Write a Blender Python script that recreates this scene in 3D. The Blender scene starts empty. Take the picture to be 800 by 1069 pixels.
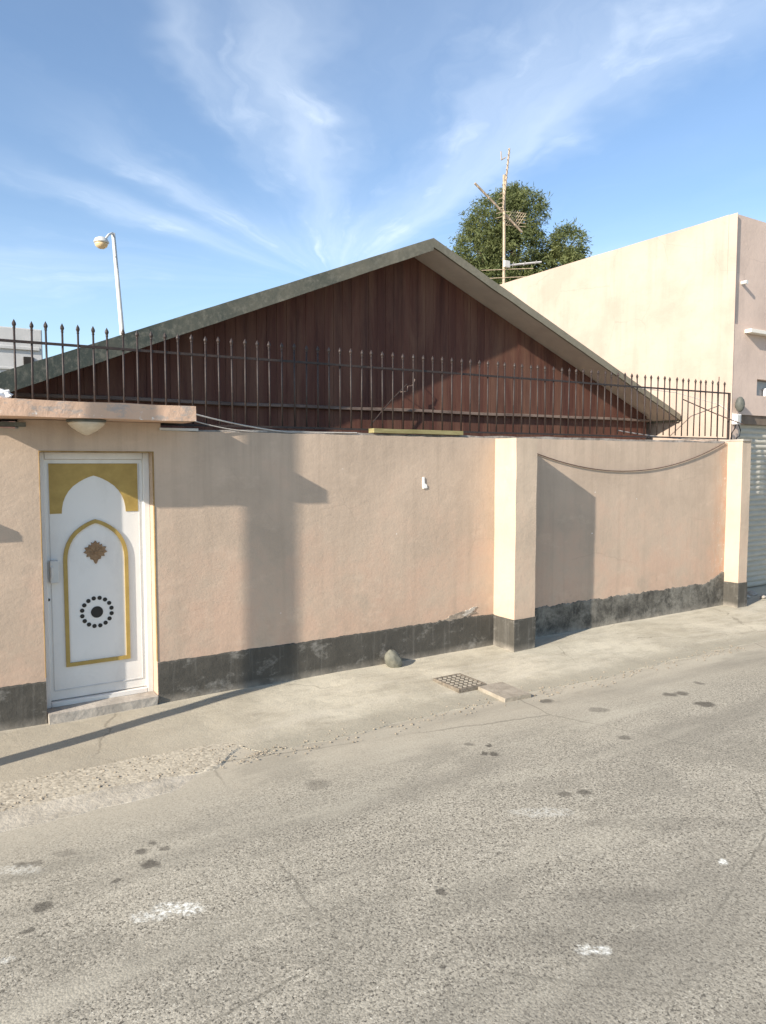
import bpy, bmesh, math, random
from mathutils import Vector, Matrix, noise
random.seed(7)
R = math.radians
S = bpy.context.scene
COL = S.collection
PI = math.pi

# ------------------------------------------------------------------ helpers
def nz(x, y=0., z=0.):
    return noise.noise(Vector((x, y, z)))

def props(o, label=None, cat=None, group=None, kind=None):
    if label: o['label'] = label
    if cat: o['category'] = cat
    if group: o['group'] = group
    if kind: o['kind'] = kind
    return o

def thing(name, loc, label, cat, group=None):
    o = bpy.data.objects.new(name, None)
    o.empty_display_size = .2
    o.location = loc
    COL.objects.link(o)
    return props(o, label, cat, group)

def wloc(o):
    v = Vector((0, 0, 0))
    while o is not None:
        v += Vector(o.location)
        o = o.parent
    return v

def obj(name, bm, mat, parent=None, smooth=False, origin=None):
    """bm is in world coordinates; the object gets an origin of its own."""
    if origin is None:
        origin = wloc(parent) if parent else Vector((0, 0, 0))
    origin = Vector(origin)
    bmesh.ops.translate(bm, verts=bm.verts, vec=-origin)
    me = bpy.data.meshes.new(name)
    bm.to_mesh(me); bm.free()
    if smooth:
        for p in me.polygons: p.use_smooth = True
    me.materials.append(mat)
    o = bpy.data.objects.new(name, me)
    COL.objects.link(o)
    if parent:
        o.parent = parent
        o.location = origin - wloc(parent)
    else:
        o.location = origin
    return o

def single(name, bm, mat, label, cat, origin, group=None, smooth=False):
    return props(obj(name, bm, mat, None, smooth, origin), label, cat, group)

def NB(): return bmesh.new()

def box(bm, x0, x1, y0, y1, z0, z1, bev=0., seg=1):
    vs = [bm.verts.new(p) for p in ((x0,y0,z0),(x1,y0,z0),(x1,y1,z0),(x0,y1,z0),(x0,y0,z1),(x1,y0,z1),(x1,y1,z1),(x0,y1,z1))]
    fs = [bm.faces.new([vs[i] for i in q]) for q in ((3,2,1,0),(4,5,6,7),(0,1,5,4),(1,2,6,5),(2,3,7,6),(3,0,4,7))]
    if bev:
        es = {e for f in fs for e in f.edges}
        bmesh.ops.bevel(bm, geom=list(es), offset=bev, segments=seg, profile=.6, affect='EDGES')
    return bm

def rough_box(bm, x0, x1, y0, y1, z0, z1, step=.1, amp=.004, seed=0., chip=0.):
    """box with gently uneven faces and worn edges"""
    b = bmesh.new()
    box(b, x0, x1, y0, y1, z0, z1)
    for ax, L in ((0, x1-x0), (1, y1-y0), (2, z1-z0)):
        n = max(1, int(L/step))
        lo = (x0, y0, z0)[ax]
        for k in range(1, n):
            c = [0, 0, 0]; c[ax] = lo + L*k/n
            nn = [0, 0, 0]; nn[ax] = 1
            bmesh.ops.bisect_plane(b, geom=b.verts[:]+b.edges[:]+b.faces[:], plane_co=c, plane_no=nn)
    cx, cy, cz = (x0+x1)/2, (y0+y1)/2, (z0+z1)/2
    for v in b.verts:
        p = v.co.copy()
        on = sum(1 for a, (l, h) in enumerate(((x0,x1),(y0,y1),(z0,z1))) if abs(p[a]-l) < 1e-5 or abs(p[a]-h) < 1e-5)
        d = Vector((nz(p.x*3+seed, p.y*3, p.z*3), nz(p.x*3, p.y*3+seed+9, p.z*3), nz(p.x*3, p.y*3, p.z*3+seed+5)))*amp
        v.co += d
        if on >= 2 and chip:
            k = max(0, nz(p.x*9+seed, p.y*9, p.z*9))*chip + chip*.15
            v.co += (Vector((cx, cy, cz))-p).normalized()*k
    m = bpy.data.meshes.new('tmp'); b.to_mesh(m); b.free()
    bm.from_mesh(m); bpy.data.meshes.remove(m)
    return bm

def tube(bm, pts, r, n=8, cap=True, r1=None):
    pts = [Vector(p) for p in pts]
    rings = []
    for i, p in enumerate(pts):
        t = (pts[min(i+1, len(pts)-1)] - pts[max(i-1, 0)]).normalized()
        a = Vector((0, 0, 1)) if abs(t.z) < .9 else Vector((1, 0, 0))
        u = t.cross(a).normalized(); w = u.cross(t)
        rr = r if r1 is None else r + (r1-r)*i/(len(pts)-1)
        rings.append([bm.verts.new(p + (u*math.cos(2*PI*k/n) + w*math.sin(2*PI*k/n))*rr) for k in range(n)])
    for a, b in zip(rings, rings[1:]):
        for k in range(n):
            bm.faces.new((a[k], a[(k+1) % n], b[(k+1) % n], b[k]))
    if cap:
        bm.faces.new(rings[0][::-1]); bm.faces.new(rings[-1])
    bmesh.ops.recalc_face_normals(bm, faces=bm.faces)
    return bm

def lathe(bm, prof, c, n=20):
    c = Vector(c); rings = []
    for r, z in prof:
        if r < 1e-6: rings.append([bm.verts.new(c+Vector((0, 0, z)))])
        else: rings.append([bm.verts.new(c+Vector((r*math.cos(2*PI*k/n), r*math.sin(2*PI*k/n), z))) for k in range(n)])
    for a, b in zip(rings, rings[1:]):
        for k in range(n):
            q = [a[k % len(a)], a[(k+1) % len(a)], b[(k+1) % len(b)], b[k % len(b)]]
            q = list(dict.fromkeys(q))
            if len(q) > 2: bm.faces.new(q)
    if len(rings[0]) > 2: bm.faces.new(rings[0][::-1])
    if len(rings[-1]) > 2: bm.faces.new(rings[-1])
    bmesh.ops.recalc_face_normals(bm, faces=bm.faces)
    return bm

def prism(bm, poly, y0, y1, bev=0.):
    """polygon in (x,z) extruded from y0 (front) to y1"""
    a = [bm.verts.new((x, y0, z)) for x, z in poly]
    b = [bm.verts.new((x, y1, z)) for x, z in poly]
    n = len(poly)
    f0 = bm.faces.new(a); bm.faces.new(b[::-1])
    for k in range(n): bm.faces.new((a[k], b[k], b[(k+1) % n], a[(k+1) % n]))
    bmesh.ops.recalc_face_normals(bm, faces=bm.faces)
    if bev:
        bmesh.ops.bevel(bm, geom=[e for e in f0.edges], offset=bev, segments=1, affect='EDGES')
    return bm

def disc(bm, x, z, r, y0, y1, n=18):
    return prism(bm, [(x+r*math.cos(2*PI*k/n), z+r*math.sin(2*PI*k/n)) for k in range(n)], y0, y1)

def frame_strip(bm, path, w, y0, y1, bev=.003):
    """closed strip of width w following a closed (x,z) path"""
    n = len(path)
    def off(s):
        out = []
        for i in range(n):
            p0, p, p2 = Vector(path[i-1]), Vector(path[i]), Vector(path[(i+1) % n])
            d1 = (p-p0).normalized(); d2 = (p2-p).normalized()
            n1 = Vector((-d1.y, d1.x)); n2 = Vector((-d2.y, d2.x))
            m = (n1+n2).normalized()
            out.append(p + m*s/max(.4, m.dot(n1)))
        return out
    A, B = off(w/2), off(-w/2)
    def V(p, y): return bm.verts.new((p.x, y, p.y))
    A0 = [V(p, y0) for p in A]; A1 = [V(p, y1) for p in A]; B0 = [V(p, y0) for p in B]; B1 = [V(p, y1) for p in B]
    for i in range(n):
        j = (i+1) % n
        bm.faces.new((A0[i], A0[j], B0[j], B0[i])); bm.faces.new((A1[i], B1[i], B1[j], A1[j]))
        bm.faces.new((A0[i], A1[i], A1[j], A0[j])); bm.faces.new((B0[i], B0[j], B1[j], B1[i]))
    bmesh.ops.recalc_face_normals(bm, faces=bm.faces)
    return bm

# ------------------------------------------------------------------ node materials
class M:
    def __init__(s, name, rough=.85, spec=.25):
        s.m = bpy.data.materials.new(name); s.m.use_nodes = True
        s.nt = s.m.node_tree; s.N = s.nt.nodes
        s.b = s.N['Principled BSDF']
        s.b.inputs['Roughness'].default_value = rough
        s.b.inputs['Specular IOR Level'].default_value = spec
        s.tc = s.N.new('ShaderNodeTexCoord').outputs['Object']
        s.geo = None
    def link(s, a, b): s.nt.links.new(a, b)
    def mp(s, scale=(1, 1, 1), loc=(0, 0, 0), rot=(0, 0, 0), src=None):
        n = s.N.new('ShaderNodeMapping')
        n.inputs['Scale'].default_value = scale; n.inputs['Location'].default_value = loc; n.inputs['Rotation'].default_value = rot
        s.link(src or s.tc, n.inputs['Vector']); return n.outputs[0]
    def noise(s, sc, det=4, rough=.55, vec=None, dist=0., color=False):
        n = s.N.new('ShaderNodeTexNoise')
        n.inputs['Scale'].default_value = sc; n.inputs['Detail'].default_value = det
        n.inputs['Roughness'].default_value = rough; n.inputs['Distortion'].default_value = dist
        s.link(vec or s.tc, n.inputs['Vector']); return n.outputs['Color' if color else 'Fac']
    def vor(s, sc, vec=None, feature='F1', out='Distance', rnd=1.):
        n = s.N.new('ShaderNodeTexVoronoi'); n.feature = feature
        n.inputs['Scale'].default_value = sc; n.inputs['Randomness'].default_value = rnd
        s.link(vec or s.tc, n.inputs['Vector']); return n.outputs[out]
    def ramp(s, fac, stops, interp='LINEAR'):
        n = s.N.new('ShaderNodeValToRGB'); n.color_ramp.interpolation = interp
        e = n.color_ramp.elements
        while len(e) < len(stops): e.new(.5)
        for k, (p, c) in enumerate(stops):
            e[k].position = p
            e[k].color = (c, c, c, 1) if isinstance(c, (int, float)) else (*c, 1)
        s.link(fac, n.inputs[0]); return n.outputs[0]
    def mix(s, fac, a, b, mode='MIX'):
        n = s.N.new('ShaderNodeMix'); n.data_type = 'RGBA'; n.blend_type = mode
        for i, v in ((0, fac), (6, a), (7, b)):
            sock = n.inputs[i]
            if isinstance(v, (int, float)): sock.default_value = v if i == 0 else (v, v, v, 1)
            elif isinstance(v, tuple): sock.default_value = (*v, 1)
            else: s.link(v, sock)
        return n.outputs[2]
    def math(s, op, a, b=None, c=None, clamp=False):
        n = s.N.new('ShaderNodeMath'); n.operation = op; n.use_clamp = clamp
        for i, v in enumerate((a, b, c)):
            if v is None: continue
            if isinstance(v, (int, float)): n.inputs[i].default_value = v
            else: s.link(v, n.inputs[i])
        return n.outputs[0]
    def sep(s, vec=None):
        n = s.N.new('ShaderNodeSeparateXYZ'); s.link(vec or s.tc, n.inputs[0]); return n.outputs
    def comb(s, x, y, z):
        n = s.N.new('ShaderNodeCombineXYZ')
        for i, v in enumerate((x, y, z)):
            if isinstance(v, (int, float)): n.inputs[i].default_value = v
            else: s.link(v, n.inputs[i])
        return n.outputs[0]
    def color(s, c):
        i = s.b.inputs['Base Color']
        if isinstance(c, tuple): i.default_value = (*c, 1)
        else: s.link(c, i)
        return s
    def bump(s, h, dist=.004, strength=1.):
        n = s.N.new('ShaderNodeBump'); n.inputs['Distance'].default_value = dist; n.inputs['Strength'].default_value = strength
        s.link(h, n.inputs['Height'])
        if s.b.inputs['Normal'].is_linked: s.link(s.b.inputs['Normal'].links[0].from_socket, n.inputs['Normal'])
        s.link(n.outputs[0], s.b.inputs['Normal']); return s
    def rough(s, r):
        s.link(r, s.b.inputs['Roughness']); return s

def sc3(c, k): return tuple(min(1., v*k) for v in c)

def plaster(name, base, pink, streak=.5, marks=True):
    m = M(name, .92, .15)
    big = m.noise(1.3, 5, .6)
    c = m.mix(m.ramp(big, [(.36, 0.), (.64, 1.)]), sc3(base, .86), sc3(base, 1.06))
    # old pinkish undercoat showing through low down and in blotches
    z = m.sep()[2]
    low = m.math('SUBTRACT', 1., m.math('MULTIPLY', m.math('SUBTRACT', z, .3), .8), clamp=True)
    blot = m.ramp(m.math('MULTIPLY', m.noise(2.6, 6, .65), m.math('ADD', .72, m.math('MULTIPLY', low, .45))), [(.40, 0.), (.62, 1.)])
    c = m.mix(m.math('MULTIPLY', blot, .75), c, pink)
    # rain streaks
    st = m.noise(1., 5, .6, m.mp((9, 9, .55)))
    c = m.mix(m.math('MULTIPLY', m.ramp(st, [(.5, 0.), (.8, 1.)]), streak), c, sc3(base, .72))
    if marks:
        tops = m.math('MULTIPLY', m.math('SUBTRACT', z, 1.35), 1.35, clamp=True)
        run = m.ramp(m.math('ADD', m.noise(1., 5, .65, m.mp((13, 13, .35), (2, 3, 1))), m.math('MULTIPLY', m.noise(1.1, 3), .25)), [(.58, 0.), (.80, 1.)])
        c = m.mix(m.math('MULTIPLY', m.math('MULTIPLY', run, tops), .30), c, sc3(base, .58))
        splash = m.math('MULTIPLY', m.math('SUBTRACT', .62, z), 3., clamp=True)
        c = m.mix(m.math('MULTIPLY', m.math('MULTIPLY', splash, m.ramp(m.noise(7, 6, .7), [(.42, 0.), (.66, 1.)])), .4), c, sc3(base, .62))
        pale = m.ramp(m.noise(3.4, 6, .7, m.mp((1, 1, 1.8), (9, 1, 4))), [(.56, 0.), (.70, 1.)])
        c = m.mix(m.math('MULTIPLY', pale, .35), c, sc3(base, 1.2))
    dirt = m.noise(14, 6, .7)
    c = m.mix(m.math('MULTIPLY', m.ramp(dirt, [(.56, 0.), (.75, 1.)]), .28), c, sc3(base, .68))
    if marks:
        xw = m.sep()[0]
        endx = m.math('MULTIPLY', m.math('SUBTRACT', xw, m.math('ADD', 4.05, m.math('MULTIPLY', z, .1))), 2.6, clamp=True)
        bare = m.math('MULTIPLY', endx, m.ramp(m.noise(4., 7, .72, m.mp((1.6, 1.6, .8))), [(.44, 0.), (.54, 1.)]))
        bare = m.math('MULTIPLY', bare, m.math('LESS_THAN', xw, 4.6))
        c = m.mix(m.math('MULTIPLY', bare, .8), c, (.50, .315, .215))
        fl = m.ramp(m.noise(21, 5, .75), [(.60, 0.), (.64, 1.)])
        c = m.mix(m.math('MULTIPLY', m.math('MULTIPLY', endx, fl), m.math('MULTIPLY', m.math('LESS_THAN', xw, 4.6), .8)), c, (.70, .64, .55))
    hair = m.ramp(m.vor(1.1, m.mix(.06, m.tc, m.noise(6, 3, color=True)), 'DISTANCE_TO_EDGE'), [(0., 1.), (.006, 0.)])
    c = m.mix(m.math('MULTIPLY', m.math('MULTIPLY', hair, m.ramp(m.noise(.9, 2), [(.52, 0.), (.60, 1.)])), .26), c, sc3(base, .5))
    if marks:
        chip = m.ramp(m.vor(3.3, m.mp((1, 1, 1.3))), [(.022, 1.), (.032, 0.)])
        chip = m.math('MULTIPLY', chip, m.ramp(m.noise(1.7, 2), [(.52, 0.), (.56, 1.)]))
        c = m.mix(chip, c, (.8, .76, .70))
    m.color(c)
    m.bump(m.noise(2.2, 3, .5), .012, .5)
    m.bump(m.noise(38, 5, .7), .0025, .8)
    m.bump(m.noise(9, 4, .6, m.mp((1, 1, 1.6))), .005, .5)
    return m.m

PL = plaster('pink_beige_plaster', (.525, .412, .312), (.525, .365, .268))
PILM = plaster('pillar_plaster', (.56, .45, .34), (.545, .40, .295), .35)
CREAM = plaster('cream_render', (.465, .372, .30), (.445, .335, .26), .5, False)
FRONT = plaster('cream_render_shaded_front', (.61, .485, .405), (.58, .45, .37), .2, False)  # the cream render again, lightened to offset the weaker light on the front

def _canopy():
    m = M('worn_canopy_paint', .9, .15)
    c = m.mix(m.noise(4, 5, .6), (.55, .36, .25), (.66, .47, .34))
    grey = m.ramp(m.noise(5.5, 7, .72, m.mp((1, 1, 2.2))), [(.54, 0.), (.62, 1.)])
    c = m.mix(m.math('MULTIPLY', grey, .75), c, (.36, .33, .30))
    chip = m.ramp(m.noise(16, 5, .7), [(.62, 0.), (.66, 1.)])
    z = m.sep()[2]
    lowedge = m.math('LESS_THAN', z, 2.185)
    c = m.mix(m.math('MULTIPLY', chip, m.math('ADD', .15, m.math('MULTIPLY', lowedge, .8), clamp=True)), c, (.80, .76, .70))
    m.color(c); m.bump(m.noise(22, 6, .7), .006, .8); return m.m
CANOPY = _canopy()

def _dado():
    m = M('dark_painted_base', .85, .25)
    c = m.mix(m.noise(6, 6, .7), (.042, .040, .034), (.108, .100, .084))
    x, y, z = m.sep()
    # limewash bloom and bare patches
    bl = m.noise(4.2, 8, .76, m.mp((1, 1, 1.5)), .15)
    c = m.mix(m.math('MULTIPLY', m.ramp(bl, [(.54, 0.), (.74, 1.)]), .75), c, (.34, .325, .29))
    # the stretch past the pillar is far more weathered
    far = m.math('GREATER_THAN', x, .945)     # metres from the wall's own origin: past the middle pillar
    fm = m.math('MULTIPLY', far, m.ramp(m.noise(2.4, 8, .77, None, .3), [(.36, 0.), (.62, 1.)]))
    c = m.mix(m.math('MULTIPLY', fm, .8), c, (.27, .255, .215))
    fm2 = m.math('MULTIPLY', far, m.ramp(m.noise(4, 8, .77, m.mp(loc=(4, 2, 1)), .3), [(.47, 0.), (.60, 1.)]))
    c = m.mix(m.math('MULTIPLY', fm2, .85), c, (.045, .043, .037))
    drip = m.noise(1., 4, .6, m.mp((30, 30, 1.5)))
    c = m.mix(m.math('MULTIPLY', m.ramp(drip, [(.55, 0.), (.75, 1.)]), .35), c, (.20, .19, .17))
    dust = m.math('MULTIPLY', m.math('SUBTRACT', 1., m.math('MULTIPLY', z, 14.), clamp=True), .65)
    dust = m.math('MULTIPLY', dust, m.ramp(m.noise(7, 4), [(.3, .2), (.65, 1.)]))
    c = m.mix(dust, c, (.40, .36, .30))
    m.color(c); m.bump(m.noise(12, 7, .7), .006, .9); m.bump(m.noise(60, 4, .7), .002, .8); return m.m
DADO = _dado()

def simple(name, a, b, sc=6, rough=.7, spec=.3, bump=.0015, bsc=40, stretch=(1, 1, 1), metal=0.):
    m = M(name, rough, spec)
    m.color(m.mix(m.ramp(m.noise(sc, 6, .65, m.mp(stretch)), [(.32, 0.), (.68, 1.)]), a, b))
    m.b.inputs['Metallic'].default_value = metal
    if bump: m.bump(m.noise(bsc, 4, .6, m.mp(stretch)), bump)
    return m.m

def _wood():
    m = M('stained_red_brown_boards', .75, .25)
    x, y, z = m.sep()
    brd = m.math('FLOOR', m.math('DIVIDE', x, .113))
    wn = m.N.new('ShaderNodeTexWhiteNoise'); wn.noise_dimensions = '1D'; m.link(brd, wn.inputs['W'])
    base = m.mix(wn.outputs[0], (.080, .031, .023), (.118, .047, .033))
    gr = m.noise(1., 6, .65, m.mp((34, 34, .9)), .6)
    c = m.mix(m.ramp(gr, [(.35, 0.), (.7, 1.)]), base, (.13, .060, .038), 'MIX')
    c = m.mix(.5, base, c)
    wth = m.ramp(m.noise(.8, 7, .72, m.mp((4.5, 4.5, .5)), .5), [(.44, 0.), (.66, 1.)])
    c = m.mix(m.math('MULTIPLY', wth, .75), c, (.185, .100, .064))
    dk = m.ramp(m.noise(1.1, 5, .65, m.mp((5, 5, .5), (3, 1, 2))), [(.5, 0.), (.75, 1.)])
    c = m.mix(m.math('MULTIPLY', dk, .7), c, (.036, .016, .015))
    m.color(c); m.bump(gr, .003, .7); return m.m
WOOD = _wood()
def _fascia():
    m = M('weathered_green_fascia', .8, .25)
    x = m.sep()[0]
    worn = m.math('ADD', m.math('MULTIPLY', m.math('SUBTRACT', x, -3.5), .22), m.math('MULTIPLY', m.math('SUBTRACT', m.noise(2., 7, .7), .5), 1.6), clamp=True)
    c = m.mix(worn, (.055, .066, .056), (.215, .195, .145))
    c = m.mix(m.math('MULTIPLY', m.ramp(m.noise(18, 6, .75), [(.48, 0.), (.66, 1.)]), .38), c, (.28, .26, .205))
    c = m.mix(m.math('MULTIPLY', m.ramp(m.noise(2.7, 6, .7, m.mp(loc=(7, 0, 0))), [(.55, 0.), (.7, 1.)]), .45), c, (.06, .07, .055))
    m.color(c); m.bump(m.noise(30, 5, .7), .003); return m.m
FASCIA = _fascia()
SOFFIT = simple('grey_soffit_board', (.50, .45, .39), (.62, .56, .48), 3, .85, .2, .003, 14)
ROOFM = simple('grey_roof_sheet', (.13, .14, .125), (.21, .21, .185), 3, .8, .2, .003, 20)
BAND = simple('dark_timber_band', (.09, .065, .055), (.24, .18, .145), 3, .8, .2, .003, 30, (1, 3, 3))
IRON = simple('dark_painted_iron', (.018, .015, .014), (.052, .034, .027), 30, .55, .4, .001, 120)
WHITE = None
def _white():
    m = M('white_door_enamel', .42, .45)
    c = m.mix(m.noise(2.5, 5, .6), (.69, .675, .635), (.79, .775, .735))
    sm = m.ramp(m.noise(3.1, 7, .7, m.mp((1, 1, .5), (2, 0, 5))), [(.52, 0.), (.74, 1.)])
    c = m.mix(m.math('MULTIPLY', sm, .42), c, (.50, .48, .45))
    z = m.sep()[2]
    low = m.math('SUBTRACT', 1., m.math('MULTIPLY', z, 2.6), clamp=True)
    c = m.mix(m.math('MULTIPLY', m.math('MULTIPLY', low, m.noise(9, 5, .7)), .5), c, (.46, .42, .36))
    m.color(c); m.bump(m.noise(9, 3), .002, .4); m.bump(m.noise(90, 3), .0005, .6); return m.m
WHITE = _white()
GOLD = simple('mustard_gold_paint', (.33, .225, .06), (.43, .30, .085), 9, .5, .4, .001, 60)
BRONZE = simple('brown_bronze_paint', (.17, .10, .05), (.30, .19, .10), 40, .5, .4, .002, 90)
BLACK = simple('black_paint', (.012, .012, .012), (.022, .021, .02), 20, .4, .4, 0)
JAMB = simple('ochre_edge_paint', (.22, .14, .055), (.36, .24, .10), 8, .7, .25, .002, 40)
CEMENT = simple('grey_cement', (.28, .255, .22), (.46, .42, .36), 7, .95, .1, .006, 25)
MORTAR = simple('dark_mortar_edge', (.16, .145, .125), (.42, .39, .35), 9, .95, .1, .006, 30)
STONE = simple('grey_green_stone', (.12, .12, .095), (.24, .23, .185), 9, .9, .15, .006, 22)
PALEMETAL = simple('pale_grey_paint', (.48, .48, .45), (.62, .61, .57), 4, .5, .4, .001, 50)
LAMPW = simple('yellowed_lamp_glass', (.55, .46, .34), (.68, .60, .47), 12, .35, .5, .001, 40)
LAMPA = simple('amber_lamp_bowl', (.62, .42, .20), (.75, .60, .38), 12, .4, .5, 0)
RUST = simple('buff_rusted_aerial', (.30, .225, .145), (.52, .43, .32), 25, .6, .3, .001, 90)
ALU = simple('dull_aluminium', (.52, .50, .46), (.66, .64, .60), 20, .45, .5, 0)
SHUT = simple('grey_green_shutter', (.42, .395, .33), (.52, .49, .415), 5, .8, .12, .001, 40, (1, 1, 6))
CABLE = simple('brown_cable', (.10, .065, .05), (.16, .11, .085), 20, .6, .3, 0)
CABLEW = simple('pale_cable', (.40, .37, .33), (.55, .52, .47), 20, .6, .3, 0)
PLANKM = simple('yellow_green_plank', (.20, .17, .07), (.34, .30, .15), 7, .8, .2, .002, 40, (.6, 4, 4))
PAPER = simple('white_paper', (.78, .77, .74), (.84, .83, .8), 20, .8, .2, 0)
DARKG = simple('dark_grey_plastic', (.07, .075, .065), (.13, .135, .115), 10, .6, .3, .001, 50)
DKHOLE = simple('dark_recess', (.03, .028, .025), (.05, .045, .04), 5, .9, .1, 0)
GREYB = simple('pale_grey_render', (.47, .47, .45), (.57, .56, .54), 2, .9, .15, .003, 30)
PEEL = simple('bare_lime_patch', (.33, .30, .255), (.56, .52, .46), 30, .95, .1, .006, 45)
GRATE = simple('worn_iron_cover', (.10, .085, .065), (.24, .205, .16), 30, .7, .3, .002, 90)
SLABM = simple('tan_concrete_slab', (.24, .21, .165), (.38, .34, .275), 9, .95, .1, .005, 40)
BARK = simple('grey_brown_bark', (.11, .085, .06), (.20, .16, .12), 8, .9, .1, .01, 12, (1, 1, .3))

# ------------------------------------------------------------------ camera, light, sky
F_PX = 770.
cam_d = bpy.data.cameras.new('camera')
cam = bpy.data.objects.new('camera', cam_d); COL.objects.link(cam)
cam.location = (0, -5.5917, 1.85)
cam.rotation_euler = (R(90-3.9005), 0, -R(32.428))
cam_d.sensor_fit = 'VERTICAL'; cam_d.sensor_height = 24.; cam_d.lens = 24.*F_PX/1069.
cam_d.clip_start = .05; cam_d.clip_end = 2000
S.camera = cam

sun_to = Vector((-.8652, -.2224, .4494)).normalized()       # towards the sun: low, from the left and slightly in front of the wall
sd = bpy.data.lights.new('sun', 'SUN'); sd.energy = 5.; sd.angle = R(.5); sd.color = (1., .905, .795)
so = bpy.data.objects.new('sun', sd); COL.objects.link(so)
so.rotation_euler = sun_to.to_track_quat('Z', 'Y').to_euler(); so.location = (-6, -6, 8)
EL = math.asin(sun_to.z)
W = bpy.data.worlds.new('World'); S.world = W; W.use_nodes = True
nt = W.node_tree; N = nt.nodes; L = nt.links
bg = N['Background']
sky = N.new('ShaderNodeTexSky'); sky.sky_type = 'NISHITA'; sky.sun_disc = False
sky.sun_elevation = EL; sky.sun_rotation = math.atan2(sun_to.x, sun_to.y)
sky.air_density = 1.; sky.dust_density = .6; sky.ozone_density = 1.6; sky.altitude = 10
bg.inputs['Strength'].default_value = .11
class WN(M):
    def __init__(s): s.m = W; s.nt = nt; s.N = N; s.tc = N.new('ShaderNodeTexCoord').outputs['Generated']
w = WN()
dx, dy, dz = w.sep()
den = w.math('ADD', w.math('MAXIMUM', dz, 0.), .12)
px, py = w.math('DIVIDE', dx, den), w.math('DIVIDE', dy, den)
# cirrus fanning out from one point low over the roof: polar coordinates on the cloud plane
qx, qy = w.math('SUBTRACT', px, 1.344), w.math('SUBTRACT', py, 2.483)
P = w.comb(px, py, 0.)
wa, wb, wc = w.sep(w.noise(2.2, 4, .6, P, color=True))
th = w.math('MULTIPLY', w.math('ARCTAN2', qx, w.math('MULTIPLY', qy, -1.)), 57.3)
rad = w.math('SQRT', w.math('ADD', w.math('MULTIPLY', qx, qx), w.math('MULTIPLY', qy, qy)))
th = w.math('ADD', th, w.math('MULTIPLY', w.math('SUBTRACT', wa, .5), 17.))
th = w.math('SUBTRACT', th, w.math('DIVIDE', 1.6, w.math('ADD', rad, .15)))
FP = w.comb(w.math('MULTIPLY', th, .11), w.math('MULTIPLY', rad, 1.1), 0.)
str1 = w.noise(1.5, 7, .56, FP, .4)
str2 = w.noise(.75, 6, .6, w.mp((1, 1, 1), (5.3, 2.1, 0), src=FP), .4)
puff = w.noise(5., 6, .56, P, .4)
def band(c, wl, wr, r0=None, rw=None, k=1.):
    d = w.math('SUBTRACT', th, c)
    g = w.math('MAXIMUM', w.math('DIVIDE', d, wr), w.math('DIVIDE', d, -wl))
    e = w.math('MULTIPLY', g, g)
    if r0 is not None:
        h = w.math('DIVIDE', w.math('SUBTRACT', rad, r0), rw); e = w.math('ADD', e, w.math('MULTIPLY', h, h))
    return w.math('MULTIPLY', w.math('POWER', 2.718, w.math('MULTIPLY', e, -1.)), k)
cover = band(-6., 13., 5., 1.25, .8)
for bnd in ((-33., 5., 5., 1.1, .5, .95), (-40.5, 2.2, 3., 1.3, .4, .6), (-58., 4., 4., .75, .4, .75), (-73., 4., 4.5, .75, .4, 1.), (-20., 40., 25., .35, .3, .8), (40., 8., 8., 1., .5, .5), (-110., 14., 14., 1.2, .6, .6)):
    cover = w.math('ADD', cover, band(*bnd))
cover = w.math('ADD', cover, .10)
dens = w.math('MULTIPLY', w.ramp(str1, [(.32, .15), (.70, 1.)]), w.ramp(puff, [(.28, .25), (.66, 1.)]))
dens = w.math('MULTIPLY', dens, cover, clamp=True)
veil = w.math('MULTIPLY', w.math('MULTIPLY', cover, w.ramp(str2, [(.2, 0.15), (.7, 1.)])), .58)
dens = w.math('MAXIMUM', w.math('MULTIPLY', dens, .85), veil, clamp=True)
dens = w.math('MULTIPLY', dens, .68)
hz = w.math('SUBTRACT', 1., w.math('MULTIPLY', dz, 3.2), clamp=True)
tint = w.mix(1., sky.outputs[0], (.99, 1.06, 1.12), 'MULTIPLY')
skyc = w.mix(w.math('MULTIPLY', hz, .35), tint, (4.1, 5.6, 7.2))
skyc = w.mix(dens, skyc, (6.6, 7.2, 7.8))
L.new(skyc, bg.inputs['Color'])
S.view_settings.view_transform = 'Standard'; S.view_settings.look = 'None'
S.view_settings.exposure = .80; S.view_settings.gamma = 1.
S.view_settings.use_curve_mapping = False
S.render.engine = 'CYCLES'
S.cycles.max_bounces = 6; S.cycles.diffuse_bounces = 4

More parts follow.
